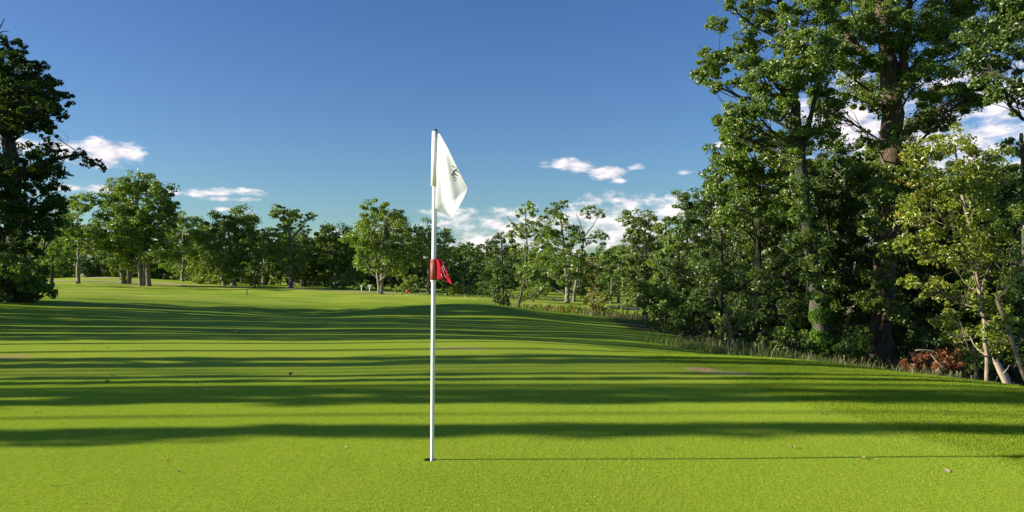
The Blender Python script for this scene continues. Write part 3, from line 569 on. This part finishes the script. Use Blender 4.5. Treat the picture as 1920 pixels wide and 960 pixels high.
px_tree('ash_tree', 'leaning thin-trunked tree just right of the mound tree', 'tree', 56, [[(972,577,4.5),(977,550,4),(984,520,4),(988,460,3),(985,400,2)],[(988,440,2.5),(962,420,1.5),(950,405,0.8)]],
    [(988,388,11),(975,398,9),(1000,400,10),(985,420,14),(970,440,18),(1000,440,18),(1018,455,16),(975,470,20),(1002,480,20),(985,505,18),(1020,490,15),(962,425,10),(1000,525,13),(1020,540,11),(1000,548,9)], 0.2, 0.7, 215, 'green', airy=0.3)
px_tree('oak_tree', 'dark oak with a pale curved trunk beyond the reeds', 'tree', 84, [[(1063,559,9),(1065,535,8),(1060,500,7),(1055,440,5),(1050,400,3)]],
    [(1040,390,13),(1058,384,10),(1025,402,12),(1050,410,17),(1030,430,20),(1065,435,18),(1085,450,18),(1045,460,22),(1075,475,20),(1095,480,16),(1030,480,20),(1060,500,20),(1090,510,16),(1035,510,16),(1015,420,12),(1052,525,13),(1030,535,9)], 0.26, 0.8, 216, 'oak', 'bark_grey', airy=0.2)
px_tree('oak_tree', 'half-bare tree with forked dead limbs and leaf tufts, right of centre', 'tree', 88, [[(1076,560,6),(1080,530,5),(1090,470,5),(1096,440,3.5)],[(1096,440,3),(1086,415,2),(1080,400,1)],[(1094,445,3),(1110,425,2),(1122,405,1)],[(1094,448,2.5),(1120,445,2),(1132,440,1)]],
    [(1108,392,9),(1095,396,8),(1120,398,9),(1128,404,6),(1102,408,7),(1120,440,11),(1134,444,8),(1112,450,10),(1130,456,6)], 0.24, 0.7, 217, 'pale', 'bark_grey', airy=0.3)
px_tree('hawthorn_tree', 'golden-leaved small tree beside the reeds in the hollow', 'tree', 52, [[(1112,592,4),(1116,575,3.5),(1113,540,3),(1112,490,2)],[(1114,570,2.5),(1125,550,1.5)]],
    [(1110,488,8),(1100,500,9),(1118,505,9),(1108,525,11),(1125,540,12),(1105,548,12),(1120,560,13),(1098,562,8),(1130,575,9),(1110,578,12),(1136,560,7)], 0.15, 0.9, 218, 'gold', 'bark_pale', airy=0.4)
far('oak_tree', 'green tree behind the golden one, left of the pale airy tree', 92, 1160, 556, 462, 60, 535, 16, 219, 'green', tw=5, leaf=0.28)
far('woodland_tree', 'small tree with a visible pale stem between the golden tree and the wood', 84, 1145, 556, 470, 30, 530, 8, 220, 'oak', tw=4, leaf=0.26)
for k, (x, b_, w, h, Y, mt, lab) in enumerate([(762,549,44,36,96,'green','round bush right of the lone three-stemmed tree'),(783,549,40,30,99,'oak','darker bush next to the red tee marker'),(848,553,22,16,88,'yellow','small yellow-green bush right of the flagstick'),(902,552,22,22,88,'green','small light bush at the left of the mound'),
        (880,552,34,18,92,'oak','low dark bush between two light ones near the mound'),(645,543,50,18,112,'green','low bush under the dark trees left of the white signs'),(678,543,26,16,104,'green','small green bush in front of the white marker signs'),(1000,556,44,18,82,'green','low leafy bush right of the leaning thin tree'),(478,537,22,24,106,'yellow','small bright bush left of centre on the fairway edge'),(1195,575,40,30,60,'green','low bush on the far pond bank by the wood'),(395,535,70,22,118,'green','long low bush under the broad round oak')]):
    px_tree('bush', lab, 'bush', Y, [[(x,b_,3),(x,b_-h*0.5,1.5)]], region([(x-w/2,b_-h*0.1),(x-w/3,b_-h*0.8),(x+w*0.1,b_-h),(x+w/2.2,b_-h*0.6),(x+w/2,b_-h*0.1)], 7, w*0.14, w*0.25, 300+k), 0.24, 0.8, 320+k, mt, airy=0.3)

def seg(px):
    for lim, w in ((60, 'at the left edge behind the dark oak'), (200, 'behind the slim straight-trunked oak at the left'), (330, 'behind the tallest clump of oaks'), (500, 'behind the broad round oak'), (640, 'behind the oak with two tufted crowns'), (780, 'behind the lone three-stemmed tree'), (920, 'behind the flagstick'), (1060, 'behind the central mound'), (1180, 'behind the golden small tree'), (9999, 'at the left end of the right-hand wood')):
        if px < lim: return w
# --- backing wood: copies of three trees, behind everything
def proto(seed, H, Wd, cb, leaf, cover, mat, n=26, bark='bark'):
    rg = random.Random(seed); lobes = []
    tries = 0
    while len(lobes) < n and tries < 4000:
        tries += 1; a = rg.uniform(0, 6.28); v = rg.random(); z = cb+(H-cb)*v; rmax = Wd/2*math.sqrt(max(0.05, 1-(2*v-0.85)**2 if v > 0.42 else 0.55+v)); q = rmax*math.sqrt(rg.random())*0.85
        r = rg.uniform(0.09, 0.15)*H*0.8; p = (math.cos(a)*q, math.sin(a)*q, z-r*0.5, r)
        if all((p[0]-l[0])**2+(p[1]-l[1])**2+(p[2]-l[2])**2 > (0.5*(p[3]+l[3]))**2 for l in lobes): lobes.append(p)
    tr = [[(0, 0, -0.3, 0.34*H/14), (0.1, 0, 0.4, 0.25*H/14), (0.2, 0.1, H*0.35, 0.19*H/14), (0, 0, H*0.75, 0.07*H/14)]]
    return grow(tr, lobes, leaf, cover, seed, airy=0.2)+(M[mat], M[bark])
protos = [proto(401, 15, 9.5, 1.2, 0.36, 0.8, 'oak'), proto(402, 13, 9, 0.8, 0.36, 0.8, 'deep'), proto(403, 14, 8, 1.5, 0.36, 0.75, 'green')]
def place(pr, name, label, cat, group, loc, s, rz):
    e = empty(name, loc, label, cat, group); e.scale = (s, s, s*1.0); e.rotation_euler.z = rz
    link('trunk', pr[0], pr[3], e); link('crown', pr[1], pr[2], e); return e
rnd = random.Random(7)
for row, (Y, step, x0, x1, hh) in enumerate([(136, 40, -60, 1330, 0.80), (158, 40, -80, 1350, 0.95), (180, 44, -100, 1400, 1.0), (205, 34, -100, 1400, 1.0)]):
    x = x0
    while x < x1:
        px = x+rnd.uniform(-10, 10); X = (px-CX)/F*Y; yy = Y+rnd.uniform(-6, 6)
        s = hh*rnd.uniform(0.75, 1.0)*(0.80 if 840 < px < 1200 else 0.92)
        if not (row == 0 and 100 < px < 330):
            place(protos[rnd.randrange(3)], 'backing_tree', 'green tree of the far dense wood '+seg(px), 'tree', 'far wood trees '+seg(px), (X, yy, gz(X, yy)), s, rnd.uniform(0, 6.28))
        x += step
# dark wood behind the near right-hand trees
for k, (px, Y, s) in enumerate([(1330,38,0.62),(1400,40,0.7),(1470,36,0.7),(1540,40,0.72),(1610,36,0.72),(1690,40,0.75),(1770,36,0.72),(1850,40,0.75),(1940,36,0.8),(1290,50,0.62),(1420,52,0.8),(1560,54,0.8),(1700,52,0.85),(1860,54,0.85)]):
    X = (px-CX)/F*Y
    if k == 0: pn = [proto(411, 13, 9, 0.4, 0.2, 0.75, 'deep', 30), proto(412, 13, 9, 0.4, 0.2, 0.75, 'oak', 30)]
    place(pn[k % 2], 'backing_tree', 'dark tree deep in the wood '+('left of' if px < 1520 else 'around' if px < 1720 else 'right of')+' the tallest oak', 'tree', 'trees deep in the wood '+('left of' if px < 1520 else 'around' if px < 1720 else 'right of')+' the tallest oak', (X, Y, gz(X, Y)), s, k*1.7)
# wood to the left of the green (outside the frame, it throws the long shadows)
def column(seed, H, w, cb, leaf, cover, mat):
    rg = random.Random(seed); lobes = []; z = cb
    while z < H:
        f = (z-cb)/(H-cb); ww = w*(1-0.55*max(0, f-0.55)/0.45)
        for q in range(2 if w < 1.2 else 3):
            a = rg.uniform(0, 6.28); rr = rg.uniform(0, ww*0.27); lobes.append((math.cos(a)*rr, math.sin(a)*rr, z+rg.uniform(-.15, .15), ww*rg.uniform(0.24, 0.34)))
        z += w*0.17
    tr = [[(0, 0, -0.3, 0.26), (0.05, 0, 0.4, 0.2), (0, 0.1, H*0.4, 0.15), (0, 0, H*0.9, 0.05)]]
    return grow(tr, lobes, leaf, cover, seed, airy=0.12, twig=False)+(M[mat], M['bark'])
pc = [column(431, 17, 1.15, 2.5, 0.16, 0.5, 'oak'), column(432, 16, 1.7, 3.5, 0.18, 0.5, 'oak'), column(433, 15.5, 0.8, 1.5, 0.14, 0.5, 'deep'), column(434, 17.5, 2.6, 3, 0.2, 0.45, 'oak')]
rnd = random.Random(19)
# (row at the near edge, kind, scale): the shadow each throws falls across the green
bands = [(7.0, 0, .78, -19), (7.2, 2, .4, -22), (8.75, 0, .8, -20), (9.25, 0, .8, -23), (10.35, 2, .6, -17), (10.85, 2, .5, -19), (12.2, 0, .8, -19), (12.9, 0, .8, -22), (14.2, 2, .25, -21), (15.7, 2, .4, -23), (16.9, 0, 1.0, -25), (17.6, 0, .8, -28), (20.1, 1, .8, -27), (21.2, 1, .8, -30), (22.3, 1, .85, -31), (24.6, 1, .85, -33), (26.4, 1, 1.1, -31), (28.7, 3, .9, -34), (31.0, 1, 1.15, -31), (33.4, 3, .95, -32), (36.0, 1, 1.25, -33), (38.5, 1, 1.1, -32), (41.5, 3, .9, -33), (44.5, 0, 1.0, -33), (51.5, 0, .8, -34), (7.85, 2, .16, -28), (9.85, 2, .25, -26), (11.95, 2, .3, -27)]
for k, (Yb, kind, s_, X) in enumerate(bands):
    Y = Yb+SH[1]*X; e = place(pc[kind], 'shadow_poplar', 'slender tree of the wood left of the green, outside the picture', 'tree', 'slender trees left of the green outside the picture', (X, Y, gz(X, Y)), 1, k*2.1)
    e.scale = (s_, s_, 0.56 if k == 0 else 1.0)
for k in range(40):
    Yb = rnd.choice([rnd.uniform(9, 17), rnd.uniform(17, 34), rnd.uniform(17, 34), rnd.uniform(17, 34), rnd.uniform(34, 46)]); X = rnd.uniform(-52, -36); Y = Yb+SH[1]*X; kind = 2 if Yb < 17 else rnd.choice([0, 1, 2])
    e = place(pc[kind], 'shadow_poplar', 'slender tree of the wood left of the green, outside the picture', 'tree', 'slender trees left of the green outside the picture', (X, Y, gz(X, Y)), 1, k*2.1)
    s_ = rnd.uniform(.35, .6) if Yb < 17 else rnd.uniform(.5, .9); e.scale = (s_, s_, rnd.uniform(0.95, 1.15))

# ------------------------------------------------------------------ rough grasses, reeds, bracken (uncountable)
def blades(name, pts, hmin, hmax, w, mat, seed, lean=0.35, label=None, cat=None, seedhead=0.0):
    rg = np.random.default_rng(seed); n = len(pts); B = np.asarray(pts); h = rg.uniform(hmin, hmax, n)[:, None]; a = rg.uniform(0, 6.28, n)
    dr = np.stack([np.cos(a), np.sin(a), np.zeros(n)], -1); sd = np.stack([-np.sin(a), np.cos(a), np.zeros(n)], -1); ln = (lean*rg.random(n))[:, None]
    up = np.array([[0, 0, 1.0]]); ww = w*(0.6+0.8*rg.random(n))[:, None]
    m1 = B+up*h*0.55+dr*h*ln*0.35; tp = B+up*h*(1-0.3*ln)+dr*h*ln
    hw = np.where(rg.random((n, 1)) < seedhead, ww*2.4, ww*0.25)
    V = np.stack([B-sd*ww, B+sd*ww, m1+sd*ww*0.8, m1-sd*ww*0.8, tp+sd*hw, tp-sd*hw], 1).reshape(-1, 3)
    b = np.arange(n)[:, None]*6; Q = np.concatenate([b+np.array([[0, 1, 2, 3]]), b+np.array([[3, 2, 4, 5]])])
    return tag(link(name, mesh_np(name, V, Q), M[mat]), label, cat, kind='stuff')
rg = np.random.default_rng(77)
def strip(p0, p1, n, wid, gate=True):
    """random points along a ground line given as (X,Y) pairs"""
    k = rg.random(n)*(len(p0)-1); i = k.astype(int); f = (k-i)[:, None]; A = np.asarray(p0, float); q = A[i]*(1-f)+A[np.minimum(i+1, len(A)-1)]*f
    cl = np.sin(q[:, 0]*5.1)+np.sin(q[:, 0]*2.3+q[:, 1]*3)
    q = q+rg.standard_normal((n, 2))*wid; kp = (np.sin(q[:, 0]*4.1+1)+np.sin(q[:, 0]*1.7+q[:, 1]*2.3)+np.sin(q[:, 0]*9.3+q[:, 1]*5)+0.9*rg.standard_normal(n)) > (0.1 if gate else -9); q = q[kp]; z = ground(q[:, 0], q[:, 1]); return np.c_[q, z-0.01]
def XY(px, Y): return ((px-CX)/F*Y, Y)
edge_line = [XY(1275,20.5),XY(1320,19.3),XY(1400,17.8),XY(1500,16.6),XY(1600,15.6),XY(1700,15.0),XY(1800,14.6),XY(1900,14.2),XY(2000,14)]
blades('tall_grass', strip(edge_line, 0, 15000, 0.45), 0.05, 0.27, 0.006, 'rough', 1, 1.1, 'uncut green grass along the foot of the right-hand wood', 'grass')
seed_line = [XY(1280,19.6),XY(1400,17.9),XY(1520,16.4),XY(1680,15.0),XY(1760,14.7),XY(1850,14.4),XY(1880,14.3)]
blades('seeding_grass', strip(seed_line, 0, 4200, 0.4), 0.12, 0.42, 0.0038, 'straw', 2, 1.3, 'pale straw-coloured seeding grass before the right-hand wood', 'grass', 0.35)
under = [XY(1440,21.3),XY(1550,20),XY(1700,19),XY(1900,18)]
blades('undergrowth', strip(under, 0, 9000, 1.0), 0.12, 0.5, 0.010, 'rough', 3, 0.6, 'weeds and nettles growing between the trunks of the right-hand wood', 'undergrowth')
reed = [XY(985,60),XY(1020,58),XY(1060,56),XY(1110,55),XY(1150,55)]
blades('reeds', strip(reed, 0, 2200, 1.0, False), 0.2, 0.65, 0.025, 'reed', 4, 0.7, 'tall reeds with reddish tips growing in the hollow right of the mound', 'reeds', 0.2)
pr = [XY(1130,50),XY(1170,49),XY(1215,48)]
blades('dry_grass', strip(pr, 0, 1600, 0.9), 0.1, 0.45, 0.012, 'straw', 5, 0.8, 'grey dry rushes on the near pond bank by the wood', 'grass', 0.2)
br2 = [XY(800,88),XY(900,84),XY(1000,100),XY(1100,106),XY(1200,104)]
blades('meadow_grass', strip(br2, 0, 5000, 2.6), 0.05, 0.3, 0.03, 'rough', 6, 0.4, 'dry meadow grass strip across the far side of the hollow', 'grass', 0.2)
# dead bracken heap
Cn, Nn, _ = fill_lobes([[*P(x, y, 17.2+dd), r*17/F] for (x, y, r, dd) in ((1712,684,18,0),(1740,674,20,.2),(1765,672,20,.1),(1725,668,15,.4),(1788,680,16,0),(1750,690,18,-.1),(1700,690,12,0),(1795,662,11,.4),(1772,690,14,-.1))], 0.075, 0.8, rg, airy=0.4, wr=0.3)
v_, q_ = leaf_quads(Cn, Nn, 0.085, rg, 0.3)
bk = empty('bracken_heap', P(1745, 695, 17.2), 'heap of dead red-brown bracken at the edge of the wood', 'bracken'); bl = np.array(bk.location)
link('fronds', mesh_np('fronds', v_-bl, q_), M['bracken'], bk)
T = Tubes(); T.add(curve(P(1716,657,17)-bl, P(1752,659,17)-bl, 6, rg, .04), np.linspace(.02,.012,6), 6); T.add(curve(P(1745,664,16.9)-bl, P(1768,690,16.9)-bl, 6, rg, .05), np.linspace(.014,.008,6), 5)
T.add(curve(P(1755,700,16.8)-bl, P(1775,678,17)-bl, 6, rg, .05), np.linspace(.012,.006,6), 5); link('stick', T.mesh('stick'), M['deadwood'], bk)
# broken stump
sb = P(1890, 725, 17); st = empty('tree_stump', (sb[0], 17, gz(sb[0], 17)), 'broken pale leaning stump at the right edge of the wood', 'stump'); sl_ = np.array(st.location)
T = Tubes(); T.add([P(1893,740,17)-sl_, P(1886,716,17)-sl_, P(1881,704,17)-sl_, P(1874,692,17)-sl_, P(1869,682,17)-sl_, P(1866,677,17)-sl_], [0.105,0.085,0.088,0.070,0.066,0.058], 9, 0.14, rg)
T.add([P(1866,680,17)-sl_, P(1862,673,17)-sl_, P(1860,669,17)-sl_], [0.035,0.02,0.004], 5, 0.2, rg); T.add([P(1869,681,17)-sl_, P(1868,674,17)-sl_], [0.03,0.004], 5, 0.2, rg); T.add([P(1882,700,16.9)-sl_, P(1890,690,16.8)-sl_, P(1893,684,16.8)-sl_], [0.02,0.012,0.006], 5, 0.1, rg)
link('stem', T.mesh('stem'), M['deadwood'], st)

# short turf: one tile of blades laid over the near green by geometry nodes (never countable)
def turf(name, pts, size, nb, h0, h1, w, mat, seed, label, cat):
    rg = np.random.default_rng(seed); B = np.c_[rg.uniform(-size/2, size/2, (nb, 2)), np.full(nb, -0.002)]; h = rg.uniform(h0, h1, nb)[:, None]; a = rg.uniform(0, 6.28, nb)
    sd = np.stack([np.cos(a), np.sin(a), 0*a], -1)*w; ld = np.c_[rg.standard_normal((nb, 2))*0.45, np.ones(nb)]; tp = B+ld*h
    V = np.stack([B-sd, B+sd, tp], 1).reshape(-1, 3); n3 = len(V); V = np.concatenate([V, pts])
    me = mesh_np(name, V, np.arange(n3).reshape(-1, 3)); at = me.attributes.new('spot', 'BOOLEAN', 'POINT'); at.data.foreach_set('value', np.r_[np.zeros(n3, bool), np.ones(len(pts), bool)])
    o = tag(link(name, me, M[mat]), label, cat, kind='stuff')
    g = bpy.data.node_groups.new(name, 'GeometryNodeTree'); g.interface.new_socket('Geometry', in_out='INPUT', socket_type='NodeSocketGeometry'); g.interface.new_socket('Geometry', in_out='OUTPUT', socket_type='NodeSocketGeometry')
    gi = g.nodes.new('NodeGroupInput'); go = g.nodes.new('NodeGroupOutput'); na = g.nodes.new('GeometryNodeInputNamedAttribute'); na.data_type = 'BOOLEAN'; na.inputs[0].default_value = 'spot'
    se = g.nodes.new('GeometryNodeSeparateGeometry'); ip = g.nodes.new('GeometryNodeInstanceOnPoints'); rv = g.nodes.new('FunctionNodeRandomValue'); rv.data_type = 'INT'
    rv.inputs['Min'].default_value = 0; rv.inputs['Max'].default_value = 3
    ml = g.nodes.new('ShaderNodeMath'); ml.operation = 'MULTIPLY'; ml.inputs[1].default_value = math.pi/2; cx = g.nodes.new('ShaderNodeCombineXYZ')
    g.links.new(gi.outputs[0], se.inputs[0]); g.links.new([q for q in na.outputs if q.enabled][0], se.inputs[1]); g.links.new(se.outputs[0], ip.inputs['Points']); g.links.new(se.outputs[1], ip.inputs['Instance'])
    g.links.new([q for q in rv.outputs if q.enabled][0], ml.inputs[0]); g.links.new(ml.outputs[0], cx.inputs[2]); g.links.new(cx.outputs[0], ip.inputs['Rotation']); g.links.new(ip.outputs[0], go.inputs[0])
    o.modifiers.new('turf', 'NODES').node_group = g; return o
def tiles(x0, x1, y0, y1, sz, keep):
    gx, gy = np.meshgrid(np.arange(x0, x1, sz)+sz/2, np.arange(y0, y1, sz)+sz/2); gx, gy = gx.ravel(), gy.ravel(); k = keep(gx, gy) & (np.abs(gx) < 0.68*gy+0.6); gx, gy = gx[k], gy[k]; jr = np.random.default_rng(3); gx = gx+jr.uniform(-.5, .5, len(gx))*sz; gy = gy+jr.uniform(-.5, .5, len(gy))*sz
    return np.c_[gx, gy, ground(gx, gy)]
M['turf'] = leafmat('green_turf', (0.16, 0.25, 0.016), (0.50, 0.62, 0.085), None, 0, 0.3, 0.0)
M['collar'] = leafmat('collar_turf', (0.16, 0.245, 0.012), (0.34, 0.43, 0.05), None, 0, 0.3, 0.0)
inhole = lambda x, y: (np.abs(x-HX) < 0.17) & (np.abs(y-HYY) < 0.17)
turf('putting_turf', tiles(-8, 8, 3.6, 10, 0.11, lambda x, y: (x < 5.0-0.22*y) & ~inhole(x, y)), 0.26, 430, 0.003, 0.0085, 0.0014, 'turf', 11, 'close-mown grass blades of the putting green', 'grass')
turf('collar_turf', tiles(0, 10, 3.6, 14.5, 0.17, lambda x, y: (x > 5.15-0.22*y) & (((x-2.95)/0.75)**2+((y-11.35)/0.6)**2 > 1)), 0.38, 640, 0.008, 0.024, 0.0016, 'collar', 12, 'slightly longer grass blades of the collar at the right', 'grass')

# ------------------------------------------------------------------ pond, path, bunker
def sheet(name, pts, mat, kind='structure', dz=0.004, sub=10):
    bm = bmesh.new(); vs = [bm.verts.new((x, y, 0)) for x, y in pts]; bm.faces.new(vs); bmesh.ops.triangulate(bm, faces=bm.faces[:])
    for _ in range(4): bmesh.ops.subdivide_edges(bm, edges=[e for e in bm.edges if e.calc_length() > 2.5], cuts=1, use_grid_fill=True); bmesh.ops.triangulate(bm, faces=bm.faces[:])
    co = np.array([v.co[:] for v in bm.verts]); z = ground(co[:, 0], co[:, 1])
    for v, q in zip(bm.verts, z): v.co.z = q+dz
    me = bpy.data.meshes.new(name); bm.to_mesh(me); bm.free(); return tag(link(name, me, mat), kind=kind)
wm, t, o = newmat('pond_water'); p = t.nodes.new('ShaderNodeBsdfPrincipled'); p.inputs['Base Color'].default_value = (0.03, 0.035, 0.03, 1); p.inputs['Roughness'].default_value = 0.08
n = noise(t, None, 6, 3); bp = t.nodes.new('ShaderNodeBump'); bp.inputs['Strength'].default_value = 0.15; t.links.new(n, bp.inputs['Height']); t.links.new(bp.outputs[0], p.inputs['Normal']); t.links.new(p.outputs[0], o.inputs[0])
pz = P(1180, 574.5, 76)[2]
pp = [XY(1135,74),XY(1180,72.5),XY(1240,72),XY(1245,79),XY(1190,80),XY(1140,79)]
sheet('pond_water', pp, wm, dz=0.10)
sand = plain('sandy_path', (0.50, 0.38, 0.24), 0.9, 0.25, 3)
cl = [XY(-60,112),XY(100,112),XY(300,113),XY(400,108),XY(520,103),XY(620,99),XY(700,95),XY(780,92),XY(860,92),XY(960,97),XY(1060,104)]
Vp = []; ctr = np.array(cl); s = np.linspace(0, len(cl)-1, 260); cc = np.stack([np.interp(s, np.arange(len(cl)), ctr[:, i]) for i in range(2)], 1); tt = unit(np.gradient(cc, axis=0)); nn = np.stack([-tt[:, 1], tt[:, 0]], -1)
cols = [-0.9, -0.3, 0.3, 0.9]
for w_ in cols:
    q = cc+nn*w_; Vp.append(np.c_[q, ground(q[:, 0], q[:, 1])+0.03])
Vp = np.stack(Vp, 1).reshape(-1, 3); k = len(cols); Q = [[i*k+j, i*k+j+1, (i+1)*k+j+1, (i+1)*k+j] for i in range(len(cc)-1) for j in range(k-1)]
tag(link('path', mesh_np('path', Vp, Q, True), sand), kind='structure')
X0, Y0 = XY(187, 123); pts = [(X0+math.cos(a)*3.0*(1+0.2*math.sin(3*a)), Y0+math.sin(a)*1.6) for a in np.linspace(0, 6.28, 20, endpoint=False)]
bmn = sheet('bunker_sand', pts, plain('bunker_sand', (0.58, 0.44, 0.30), 0.95, 0.15, 3), dz=0.03)

# ------------------------------------------------------------------ small things on the course
def post(name, label, cat, px, Y, h, r, mat, top=None):
    X = (px-CX)/F*Y; e = empty(name, (X, Y, gz(X, Y)), label, cat)
    T = Tubes(); T.add([(0, 0, -0.1), (0, 0, h*0.5), (0, 0, h*0.97), (0, 0, h)], [r, r, r, r*0.6], 8, cap=True); link('post', T.mesh('post'), M[mat], e)
    if top:
        T = Tubes(); T.add([(0, 0, h+0.003), (0, 0, h+0.06)], [r*1.3, r*1.1], 8, cap=True); link('cap', T.mesh('cap'), M[top], e)
    return e
post('distance_post', 'short black post standing alone on the fairway left of centre', 'post', 463, 78, 0.45, 0.05, 'darkwood', 'black')
post('marker_stake', 'thin grey stake beside the shrub at the left edge', 'stake', 108, 52, 0.55, 0.03, 'wood', 'wood')
def sign(px, Y, h, w, label):
    X = (px-CX)/F*Y; e = empty('course_sign', (X, Y, gz(X, Y)), label, 'sign')
    T = Tubes(); T.add([(0, 0, -0.1), (0, 0, h*0.7)], [0.05, 0.05], 8, cap=True); link('post', T.mesh('post'), M['white'], e)
    bm = bmesh.new(); bmesh.ops.create_cube(bm, size=1); bmesh.ops.scale(bm, vec=(w, 0.06, h*0.34), verts=bm.verts); bmesh.ops.bevel(bm, geom=bm.edges[:], offset=0.02, segments=2, affect='EDGES')
    me = bpy.data.meshes.new('board'); bm.to_mesh(me); bm.free(); o = link('board', me, M['white'], e); o.location = (0, -0.08, h*0.84); return e
sign(693, 97, 0.85, 0.42, 'white post with a square white board left of the lone tree'); sign(678, 98, 0.75, 0.28, 'smaller white marker sign beside the square white board')
X, Y = XY(764, 94); e = empty('tee_marker', (X, Y, gz(X, Y)), 'small round red tee marker by the sandy path', 'tee marker')
bm = bmesh.new(); bmesh.ops.create_uvsphere(bm, u_segments=16, v_segments=10, radius=0.2); bmesh.ops.scale(bm, vec=(1, 1, 0.9), verts=bm.verts); bmesh.ops.translate(bm, vec=(0, 0, 0.28), verts=bm.verts); me = bpy.data.meshes.new('ball'); bm.to_mesh(me); bm.free()
for pg in me.polygons: pg.use_smooth = True
link('ball', me, M['redpaint'], e); T = Tubes(); T.add([(0, 0, -0.1), (0, 0, 0.12)], [0.03, 0.03], 8); link('spike', T.mesh('spike'), M['wood'], e)

# fallen leaves on the green
def leaf_me(seed, curl):
    rg = random.Random(seed); n = 9; V = []; L = 1.0
    for i in range(n):
        u = i/(n-1); w = 0.30*math.sin(math.pi*min(1, u*1.02))**0.8*(1+0.35*math.sin(u*19))*(1 if i not in (0,) else 0.1)+0.015
        z = curl*(u-0.5)**2*1.6+0.05*math.sin(u*6)
        for s_ in (-1, -0.5, 0, 0.5, 1): V.append((u-0.5, s_*w, z+abs(s_)*curl*0.25*w*3+0.03))
    Q = [[i*5+j, i*5+j+1, (i+1)*5+j+1, (i+1)*5+j] for i in range(n-1) for j in range(4)]
    return mesh_np('fallen_leaf', V, Q, True)
lm = [leaf_me(1, 0.5), leaf_me(2, 0.9), leaf_me(3, 0.2)]
def at_ground(px, py):
    lo_, hi_ = 3.0, 60.0
    Yp = 3.0
    while Yp < 60:
        X = (px-CX)/F*Yp; z = gz(X, Yp)
        if HY+(EYE-z)*F/Yp <= py: return X, Yp, z
        Yp *= 1.01
    return X, Yp, z
FL = [(955,742,.10,'curled brown leaf on the green right of the flagstick, in shade'),(1251,753,.06,'small tan leaf on the bright band right of the flagstick'),(1775,887,.09,'pale twisted leaf on the sunny green near the right corner'),
      (1018,895,.05,'dark little leaf on the front of the green below the flagstick'),(445,624,.22,'tall curled pinkish leaf on the far shaded green'),(211,706,.10,'ring-shaped brown leaf on the left of the green'),
      (201,718,.11,'flat brown leaf just below the ring-shaped one'),(546,706,.13,'long torn leaf on the green left of the flagstick'),(232,680,.10,'dark leaf lying far left on the green'),(765,736,.06,'small reddish leaf close left of the flagstick'),
      (370,722,.06,'little dark leaf on the left part of the green'),(1750,763,.10,'brown leaf at the crest near the right edge'),(1748,797,.08,'orange-brown leaf on the collar grass at the right'),(1540,777,.08,'dark leaf where the green meets the collar grass'),
      (1635,793,.06,'yellowish leaf between the two brown ones on the collar'),(385,733,.05,'pale crumb of leaf at left in the dark band'),(753,764,.05,'tiny pale leaf left of the pole in the dark band'),(1345,806,.04,'tiny leaf on the front of the green right of centre'),
      (1842,829,.05,'small yellow leaf in the sun near the right edge'),(173,820,.04,'small dark leaf at the edge of the front shadow'),(648,840,.04,'pale leaf on the sunny front of the green, left of the pole'),(335,886,.05,'dull leaf low on the left of the green')]
for k, (px, py, L, lab) in enumerate(FL):
    X, Y, z = at_ground(px, py); o = link('fallen_leaf', lm[k % 3], M['dryleaf']); o.location = (X, Y, z+0.003); L *= 0.75; o.scale = (L, L, L*(1.2 if L > 0.08 else 1)); o.rotation_euler = (0, 0.1, k*2.4); tag(o, lab, 'leaf', 'fallen leaves on the green')
    if k in (2, 4, 15, 16, 20): o.material_slots[0].link = 'OBJECT'; o.material_slots[0].material = M['paleleaf']

rnd = random.Random(99)
for k in range(28):
    Y = rnd.uniform(4.6, 16)**1.0; X = rnd.uniform(-0.6, 0.6)*Y; L = rnd.uniform(0.018, 0.035)*(1+Y/14)
    if abs(X-HX) < 0.3 and abs(Y-HYY) < 0.3: continue
    o = link('leaf_scrap', lm[k % 3], M['paleleaf' if k % 2 else 'dryleaf']); o.location = (X, Y, gz(X, Y)+0.004); o.scale = (L, L, L); o.rotation_euler = (0, 0.1, k*1.3); tag(o, 'tiny leaf scrap lying on the mown green', 'leaf', 'tiny leaf scraps on the green')
